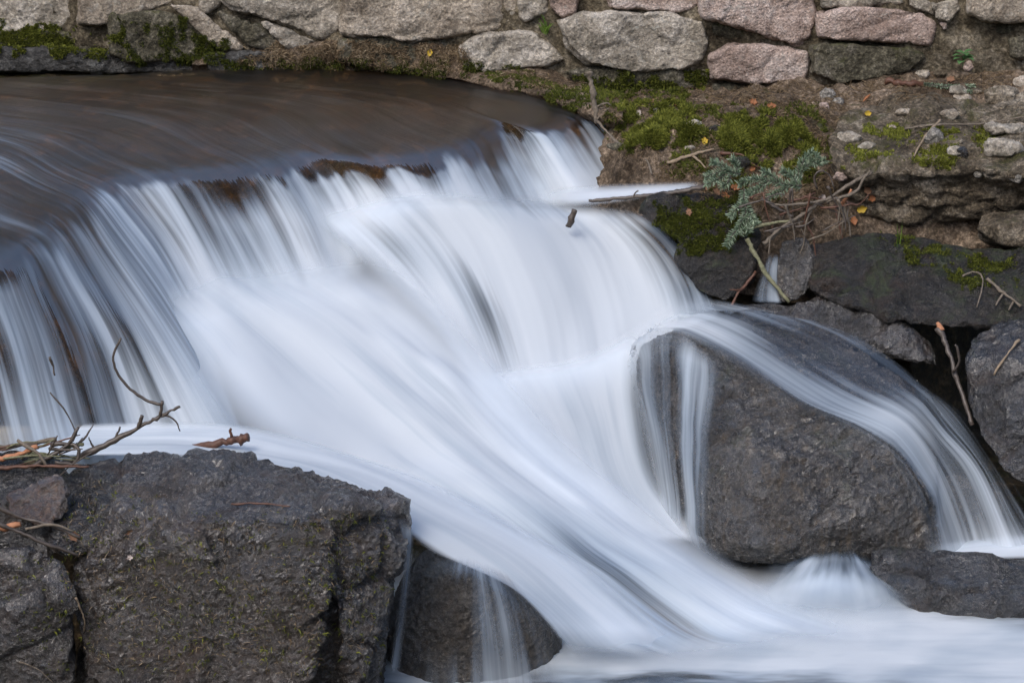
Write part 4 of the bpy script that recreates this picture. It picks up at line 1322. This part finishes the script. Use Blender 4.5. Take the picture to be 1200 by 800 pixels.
stick('thin_branch', 'dark branch lying level at the edge of the shelf water above the mossy boulder', [(690, 236, 1.17), (745, 231, 1.15), (790, 226, 1.13), (826, 219, 1.11)], .008, .012, 'wood',
      [([(742, 231, 1.15), (744, 226, 1.15), (748, 223, 1.15)], .004, .003)], cat='branch')
# left heap
stick('bare_branch', 'bare dark branch rising right over the front boulder, curled twig at its end', [(70, 546, -.62), (118, 524, -.6), (165, 500, -.58), (190, 487, -.57), (211, 476, -.56)], .013, .005, 'wood',
      [([(162, 501, -.58), (165, 493, -.58), (167, 487, -.58)], .007, .006), ([(133, 517, -.59), (137, 509, -.59), (141, 500, -.59)], .005, .003),
       ([(187, 488, -.57), (189, 480, -.57), (190, 470, -.57)], .006, .005),
       ([(189, 474, -.57), (172, 469, -.56), (152, 455, -.55), (137, 436, -.54), (133, 416, -.53), (142, 396, -.52)], .005, .0035),
       ([(190, 484, -.57), (205, 492, -.57), (211, 505, -.57)], .003, .002), ([(112, 528, -.6), (107, 520, -.6), (104, 512, -.6)], .004, .002)], cat='branch')
for lb, ps, r, m in [
    ('grey stick lying level on top of the left heap', [(-30, 526, -.6), (20, 522, -.6), (66, 514, -.6)], .012, 'wood_grey'),
    ('mossy stick crossing the left heap toward the bare branch', [(-20, 546, -.66), (40, 540, -.64), (80, 524, -.62), (98, 520, -.62)], .011, 'wood_moss'),
    ('dark forked stick pointing up and right out of the left heap', [(28, 552, -.66), (62, 532, -.65), (80, 520, -.64), (92, 500, -.63)], .009, 'wood'),
    ('thin dark twig sticking up beside the forked stick', [(88, 524, -.62), (100, 512, -.61), (110, 496, -.6)], .004, 'wood'),
    ('long reddish stick lying low along the front of the left heap', [(-20, 550, -.7), (40, 546, -.7), (104, 547, -.7)], .008, 'wood_red'),
    ('reddish split stick near the left edge of the heap', [(-20, 540, -.68), (16, 534, -.67), (44, 522, -.66)], .012, 'cut'),
    ('knobbly dark stick end turned down at the right of the heap', [(60, 520, -.63), (88, 522, -.64), (92, 534, -.65), (84, 544, -.66)], .009, 'wood'),
    ('dark twig slanting across the middle of the heap', [(20, 516, -.66), (44, 530, -.68), (56, 548, -.69)], .007, 'wood_grey'),
    ('thin twig standing up in the falling water behind the heap', [(58, 418, -.35), (62, 428, -.35), (64, 440, -.36)], .005, 'wood'),
    ('thin bent twig rising behind the heap in front of the fall', [(58, 460, -.42), (74, 478, -.43), (84, 496, -.44), (90, 510, -.45)], .004, 'wood'),
    ('long brown twig running down to the right below the rusty brown stone', [(-20, 586, -1.0), (25, 606, -1.0), (60, 615, -1.0), (95, 630, -1.0)], .008, 'wood'),
    ('dark twig crossing under the long brown one at the left edge', [(-20, 606, -1.02), (20, 622, -1.02), (52, 636, -1.02), (92, 650, -1.0)], .008, 'wood'),
    ('level twig between the rusty brown stone and the left rock', [(30, 620, -1.01), (60, 614, -1.01), (86, 622, -1.01)], .006, 'wood_grey'),
    ('broken orange wood splinter at the left edge', [(-30, 624, -1.0), (0, 620, -1.0), (24, 614, -1.0)], .016, 'cut'),
    ('thin twig lying straight on top of the flat-topped boulder', [(272, 594, 'on', .01), (305, 592, 'on', .012), (342, 595, 'on', .01)], .004, 'wood_red'),
    ('pale needle thin twig hanging in the cleft beside the left rock', [(84, 700, 'on', .02), (92, 730, 'on', .03), (94, 770, 'on', .02)], .004, 'wood_pale'),
    ('fine curved twig at the bottom of the left rock', [(24, 770, 'on', .012), (45, 786, 'on', .014), (64, 798, 'on', .012)], .003, 'wood_grey')]:
    stick('stick' if r > .0065 else 'twig', lb, ps, r, r * .65, m, cat='stick' if r > .0065 else 'twig')
for k in range(16):                                     # finer twigs lodged in the left heap
    ax, ay = rt.uniform(-10, 90), rt.uniform(516, 552)
    an = rt.choice((rt.uniform(-.5, .3), rt.uniform(-.5, .3), rt.uniform(-1.2, -.8)))
    ln = rt.uniform(30, 80)
    Y0 = -.64 - (ay - 530) * .002 + rt.uniform(-.03, .03)
    dx, dy = math.cos(an) * ln, math.sin(an) * ln * .6
    stick('tangled_twig', 'thin dark twig lodged in the heap of sticks at the left edge',
          [(ax - dx / 2, ay - dy / 2, Y0 + rt.uniform(-.02, .02)), (ax + rt.uniform(-5, 5), ay + rt.uniform(-4, 4), Y0), (ax + dx / 2, ay + dy / 2, Y0 + rt.uniform(-.03, .02))],
          rt.uniform(.003, .007), .0022, rt.choice(('wood', 'wood', 'wood_moss', 'wood_red')))['group'] = 'twigs of the left heap'
stick('log', 'sunken reddish log end poking out of the ledge water behind the boulder', [(170, 531, -.36), (215, 527, -.38), (250, 521, -.40), (274, 517, -.41), (291, 514, -.42)], .010, .021, 'wood_red', cat='log', knob=.3,
      shoots=[([(272, 512, -.43), (270, 505, -.43), (271, 502, -.43)], .005, .004)])


# --- spruce sprigs
def sprig(label, stems, r=.004, nlen=.024, step=.0017, mat='needles'):
    V, Fc = [], []
    nV, nF, sh = [], [], []
    for st in stems:
        pts = np.array([pt(p) for p in st])
        v, f = tube(pts, r, r * .5, sides=5, seed=len(V))
        o0 = len(V)
        V += v
        Fc += [[i + o0 for i in q] for q in f]
        L = np.linalg.norm(np.diff(pts, axis=0), axis=1).sum()
        n = max(30, int(L / step) * 4)
        C = cr(pts, n)
        T = np.gradient(C, axis=0)
        T /= np.linalg.norm(T, axis=1, keepdims=True) + 1e-9
        for i in range(n):
            t, b = frame(T[i])
            a = RNG.uniform(0, 2 * math.pi)
            sd_ = t * math.cos(a) + b * math.sin(a)
            d = T[i] * RNG.uniform(.35, .9) + sd_ + np.array([0, 0, .15])
            d /= np.linalg.norm(d)
            l_ = nlen * RNG.uniform(.7, 1.15)
            wv = np.cross(d, RNG.normal(size=3))
            wv *= .0014 / (np.linalg.norm(wv) + 1e-9)
            k = len(nV)
            nV += [C[i] - wv, C[i] + wv, C[i] + d * l_ * .7 + wv, C[i] + d * l_, C[i] + d * l_ * .7 - wv]
            nF.append([k, k + 1, k + 2, k + 3, k + 4])
            sh += [RNG.uniform(0, 1)] * 5
    o = mk('spruce_sprig', V, Fc, M['wood'])
    tag(o, label, 'sprig')
    c = mk('needles', nV, nF, M[mat], o, smooth=False)
    fattr(c, 'shade', sh)
    return o


sprig('bluish spruce sprig at the end of the shelf water left of the orange leaves',
      [[(868, 205, 1.12), (848, 200, 1.11), (826, 208, 1.10)], [(856, 202, 1.11), (842, 192, 1.12), (834, 190, 1.12)], [(850, 204, 1.11), (838, 212, 1.09), (828, 216, 1.08)],
       [(862, 204, 1.12), (864, 194, 1.13), (858, 186, 1.13)], [(856, 206, 1.1), (852, 216, 1.08), (846, 218, 1.07)]])
sprig('spreading spruce sprig in the middle of the twig heap below the moss',
      [[(940, 218, 1.1), (915, 215, 1.1), (885, 210, 1.1), (866, 216, 1.09)], [(915, 215, 1.1), (902, 204, 1.11), (894, 202, 1.11)], [(900, 213, 1.1), (888, 222, 1.08), (876, 226, 1.07)],
       [(925, 217, 1.1), (912, 226, 1.08), (900, 230, 1.07)], [(935, 217, 1.1), (928, 206, 1.11), (916, 200, 1.11)]])
sprig('upright spruce tip with dense needles beside the ledge at the right of the moss',
      [[(936, 214, 1.12), (936, 202, 1.13), (940, 190, 1.14)], [(938, 202, 1.13), (948, 192, 1.13), (958, 182, 1.13)], [(950, 190, 1.13), (958, 192, 1.12), (966, 188, 1.12)], [(940, 194, 1.13), (944, 184, 1.14), (952, 178, 1.14)]])
sprig('hanging spruce sprig drooping over the side of the mossy boulder',
      [[(872, 222, 1.06), (872, 238, 1.03), (880, 252, 1.0), (886, 262, .99)], [(873, 236, 1.03), (862, 246, 1.01), (856, 254, 1.0)], [(876, 244, 1.02), (868, 262, .99), (866, 274, .98)],
       [(880, 252, 1.0), (874, 262, .99), (878, 272, .98)], [(868, 266, .99), (858, 276, .97), (852, 288, .96)]])
sprig('flat spruce twig lying on the litter behind the ledge',
      [[(1082, 102, 'on', .012), (1105, 103, 'on', .014), (1142, 104, 'on', .012)], [(1110, 103, 'on', .014), (1124, 107, 'on', .012), (1136, 109, 'on', .01)]], nlen=.013)


# --- leaves
def leaf(label, px, py, size, mat, ang=0.0, curl=.75):
    loc, nor = hit(px, py)
    nor = nor + RNG.normal(0, .25, 3) + np.array([0, -.25, .2])
    nor /= np.linalg.norm(nor)
    t, b = frame(nor)
    d = t * math.cos(ang) + b * math.sin(ang)
    e = np.cross(nor, d)
    V, Fc = [], []
    n = 7
    for i in range(n):
        x = i / (n - 1)
        wv = math.sin(math.pi * min(.98, x * .92 + .05)) ** .8 * .36 * size
        for k, s_ in enumerate((-1, -.5, 0, .5, 1)):
            h = curl * size * (.35 * s_ * s_ * (wv / size) * 2 + .5 * (x - .5) ** 2) + .006
            jag = 1 + (.35 * math.sin(i * 2.7 + px) if abs(s_) == 1 else 0)
            V.append(loc + d * (x - .5) * size + e * wv * s_ * jag + nor * h)
    for i in range(n - 1):
        for k in range(4):
            o = i * 5 + k
            Fc.append([o, o + 1, o + 6, o + 5])
    o = mk('fallen_leaf', V, Fc, M[mat])
    v, f = tube([loc - d * size * .5 + nor * .008, loc - d * size * .62 + nor * .011, loc - d * size * .75 + nor * .009], .0012, .0009, sides=5)
    mk('leaf_stalk', v, f, M['wood_red'], o)
    tag(o, label, 'leaf', 'fallen leaves on the bank')
    return o


for lb, x, y, sz, m in [
    ('large orange dead leaf hanging in the spruce sprig', 850, 231, .042, 'leaf_orange'),
    ('smaller orange leaf just above the large orange one in the spruce sprig', 861, 221, .035, 'leaf_orange'),
    ('orange dead leaf lying right of the green moss mound', 926, 156, .036, 'leaf_orange'),
    ('brown curled leaf on the litter below the large grey wall block', 764, 121, .038, 'leaf_brown'),
    ('reddish brown leaf right of the curled brown one below the grey block', 790, 122, .042, 'leaf_orange'),
    ('orange leaf under the pinkish square wall stone', 882, 121, .036, 'leaf_orange'),
    ('light orange leaf beside the one under the pinkish square wall stone', 904, 126, .036, 'leaf_orange'),
    ('reddish leaf on the ledge near three pale pebbles', 1018, 117, .04, 'leaf_orange'),
    ('small yellow leaf on the ledge below the reddish one', 1016, 134, .03, 'leaf_yellow'),
    ('yellow leaf at the left edge of the moss mound', 738, 133, .034, 'leaf_yellow'),
    ('narrow yellow leaf at the top of the moss mound', 812, 139, .034, 'leaf_yellow'),
    ('narrow yellow leaf on the dark gap between the two moss patches', 825, 167, .034, 'leaf_yellow'),
    ('pale leaf lying at the left of the moss mound below the brown leaf', 749, 134, .03, 'leaf_pale'),
    ('orange red leaf hanging under the ledge by the roots', 1000, 259, .036, 'leaf_orange'),
    ('small red leaf at the upper end of the fallen branch', 1020, 234, .035, 'leaf_orange'),
    ('small red leaf on the rock face just right of the fallen branch', 1016, 222, .035, 'leaf_brown'),
    ('pinkish leaf in the twig heap above the level stick', 962, 232, .036, 'leaf_pale'),
    ('yellowish narrow leaf under the ledge lip', 1010, 244, .04, 'leaf_yellow'),
    ('red brown leaf at the tip of the shelf water', 826, 221, .035, 'leaf_brown'),
    ('dark red leaf on top of the mossy boulder', 838, 226, .035, 'leaf_brown'),
    ('reddish leaf stuck on the side of the mossy boulder', 808, 250, .03, 'leaf_brown'),
    ('yellow leaf in the dry litter at the foot of the wall', 504, 62, .03, 'leaf_yellow'),
    ('orange brown leaf at the lower right of the moss mound', 880, 198, .03, 'leaf_orange'),
    ('orange flake of leaf on the front boulder face', 152, 622, .022, 'leaf_brown'),
    ('pale pinkish leaf on the face of the front boulder', 153, 654, .022, 'leaf_pale'),
    ('brown leaf wedged under the long twig at the left edge', 86, 628, .038, 'leaf_brown'),
    ('tan leaf behind the ledge near the pink stone', 1115, 95, .038, 'leaf_brown'),
]:
    leaf(lb, x, y, sz, m, RNG.uniform(0, 6.28))


# --- loose stones
def pebble(label, px, py, wpx, hpx, mat, seed, name='loose_stone'):
    loc, nor = hit(px, py)
    d = np.linalg.norm(loc - CAM)
    a, c = wpx * d / F / 2, hpx * d / F / 2
    rg = np.random.default_rng(seed)
    h = []
    for k in range(26):
        q = rg.normal(size=3)
        q /= np.linalg.norm(q)
        q *= np.array([a, max(a * .6, c * .8), c * 1.1]) * rg.uniform(.8, 1.1)
        h.append(loc + q + np.array([0, 0, c * .3]))
    return rock(name, [h], M[mat], label, vox=max(.004, a * .09), smooth=1, amp=a * .1, freq=20, facet=a * .15, ffreq=15, fine=.001, seed=seed, cat='stone')


for i, (lb, x, y, ww, hh, m) in enumerate([
    ('pale rounded pebble with green tinge, largest of three at the left end of the ledge', 970, 113, 24, 16, 'pebble'),
    ('pale pebble right of and below the largest of three by the ledge', 982, 121, 18, 12, 'pebble'),
    ('pinkish pebble lowest of the three at the left end of the ledge', 966, 126, 15, 10, 'pink_stone'),
    ('flat pale stone standing on the ledge beside the bent twig', 1094, 164, 26, 22, 'pebble'),
    ('bluish white stone flake at the left front of the ledge', 992, 163, 34, 14, 'grey_stone'),
    ('small pink stone behind the ledge at the foot of the wall gap', 1135, 80, 18, 16, 'pink_stone'),
    ('flat grey stone flake by the end of the wall', 1081, 88, 24, 9, 'grey_stone'),
    ('pointed grey rock at the back right of the ledge', 1172, 116, 44, 26, 'ledge'),
    ('rough grey pink rock lying on the right of the ledge', 1176, 176, 58, 24, 'grey_stone'),
    ('grey pink angular rock at the right edge above the rough rock', 1182, 152, 60, 20, 'grey_stone'),
    ('small dark stone on the ledge front between moss patches', 1127, 180, 20, 14, 'wet'),
    ('grey stone half sunk in the moss mound', 814, 146, 22, 9, 'grey_stone'),
    ('bluish stone at the lower edge of the moss mound', 808, 176, 16, 10, 'grey_stone'),
    ('white grey stone under the front lip of the ledge at the right', 1191, 210, 22, 13, 'pebble'),
    ('greenish pale stone in the ledge front left of the white grey one', 1148, 204, 18, 12, 'pebble'),
    ('pinkish stone block showing in the twig heap under the ledge', 985, 208, 22, 16, 'pink_stone'),
    ('small pale stone resting in the moss near the pale leaf', 770, 132, 12, 9, 'pebble'),
    ('dark stone at the foot of the wall gap beside the green plant', 1108, 88, 30, 14, 'ledge'),
    ('small tan stone at the right edge behind the ledge', 1196, 98, 20, 14, 'tan_stone'),
    ('small dark wet rock breaking the upper fall', 0, 0, 0, 0, ''),
]):
    if m:
        pebble(lb, x, y, ww, hh, m, 200 + i)


for k in range(16):
    x, y = rt.uniform(1010, 1200), rt.uniform(104, 192)
    o = pebble('small angular grey stone scattered among litter on top of the ledge', x, y, rt.uniform(12, 30), rt.uniform(7, 14), rt.choice(('grey_stone', 'ledge', 'tan_stone', 'ledge')), 400 + k)
    o['group'] = 'stones scattered on the ledge'
for k in range(9):
    x, y = rt.uniform(705, 960), rt.uniform(150, 205)
    o = pebble('small dark stone half sunk in the soil of the mossy bank', x, y, rt.uniform(12, 34), rt.uniform(8, 16), rt.choice(('mossy', 'wet', 'mossy_stone')), 500 + k)
    o['group'] = 'stones sunk in the mossy bank'


# --- grass tuft in the wall, the small green plant, a grass blade under the ledge
def tuft(name, label, root, n, L, spread, mat, width=.004):
    V, Fc, sh = [], [], []
    for k in range(n):
        a = RNG.uniform(0, 6.28)
        d = np.array([math.cos(a) * spread, math.sin(a) * spread - .25, 1.0])
        d /= np.linalg.norm(d)
        l_ = L * RNG.uniform(.5, 1.1)
        wv = np.cross(d, RNG.normal(size=3))
        wv *= width * .5 / np.linalg.norm(wv)
        p = root + RNG.normal(0, .006, 3)
        i = len(V)
        m1 = p + d * l_ * .5
        m2 = p + d * l_ * .85 + np.array([d[0], d[1], -.2]) * l_ * .12
        tp = p + d * l_ + np.array([d[0] * 1.2, d[1] * 1.2, -.5]) * l_ * .25
        V += [p - wv, p + wv, m1 + wv, m1 - wv, m2 + wv * .7, m2 - wv * .7, tp]
        Fc += [[i, i + 1, i + 2, i + 3], [i + 3, i + 2, i + 4, i + 5], [i + 5, i + 4, i + 6]]
        sh += [RNG.uniform(.1, 1)] * 7
    o = mk(name, V, Fc, M[mat], smooth=False)
    fattr(o, 'shade', sh)
    tag(o, label, 'grass' if 'grass' in name else 'plant')
    return o


tuft('grass_tuft', 'bright green grass tuft growing in the joint of the wall', P(639, 38, Yw(639) - .02), 26, .075, .5, 'grass')
tuft('grass_tuft', 'single thin grass blades hanging under the ledge above the slab', P(1051, 288, .9), 5, .13, .12, 'grass', .003)


def plant(label, root, n, size):
    V, Fc = tube([root, root + np.array([0, -.01, .03]), root + np.array([.005, -.02, .06])], .003, .002, sides=5)
    o = mk('green_plant', V, Fc, M['plant'])
    tag(o, label, 'plant')
    for k in range(n):
        a = 6.28 * k / n + RNG.uniform(-.3, .3)
        d = np.array([math.cos(a), math.sin(a) * .8 - .2, RNG.uniform(.1, .6)])
        d /= np.linalg.norm(d)
        e = np.cross(d, [0, 0, 1.0])
        e /= np.linalg.norm(e)
        c = root + np.array([0, -.01, RNG.uniform(.02, .06)])
        v, f = [], []
        for i in range(6):
            x = i / 5
            wv = math.sin(math.pi * (x * .9 + .06)) * size * .32 * (1 + .15 * math.sin(i * 3))
            for s_ in (-1, 0, 1):
                v.append(c + d * x * size + e * wv * s_ + np.array([0, 0, .25 * abs(s_) * wv - .4 * x * x * size]))
        for i in range(5):
            for q in range(2):
                t_ = i * 3 + q
                f.append([t_, t_ + 1, t_ + 4, t_ + 3])
        mk('leaf', v, f, M['plant'], o)
    return o


plant('small green leafy plant growing in the gap of the wall at the right', P(1128, 78, Yw(1128) - .1), 9, .05)
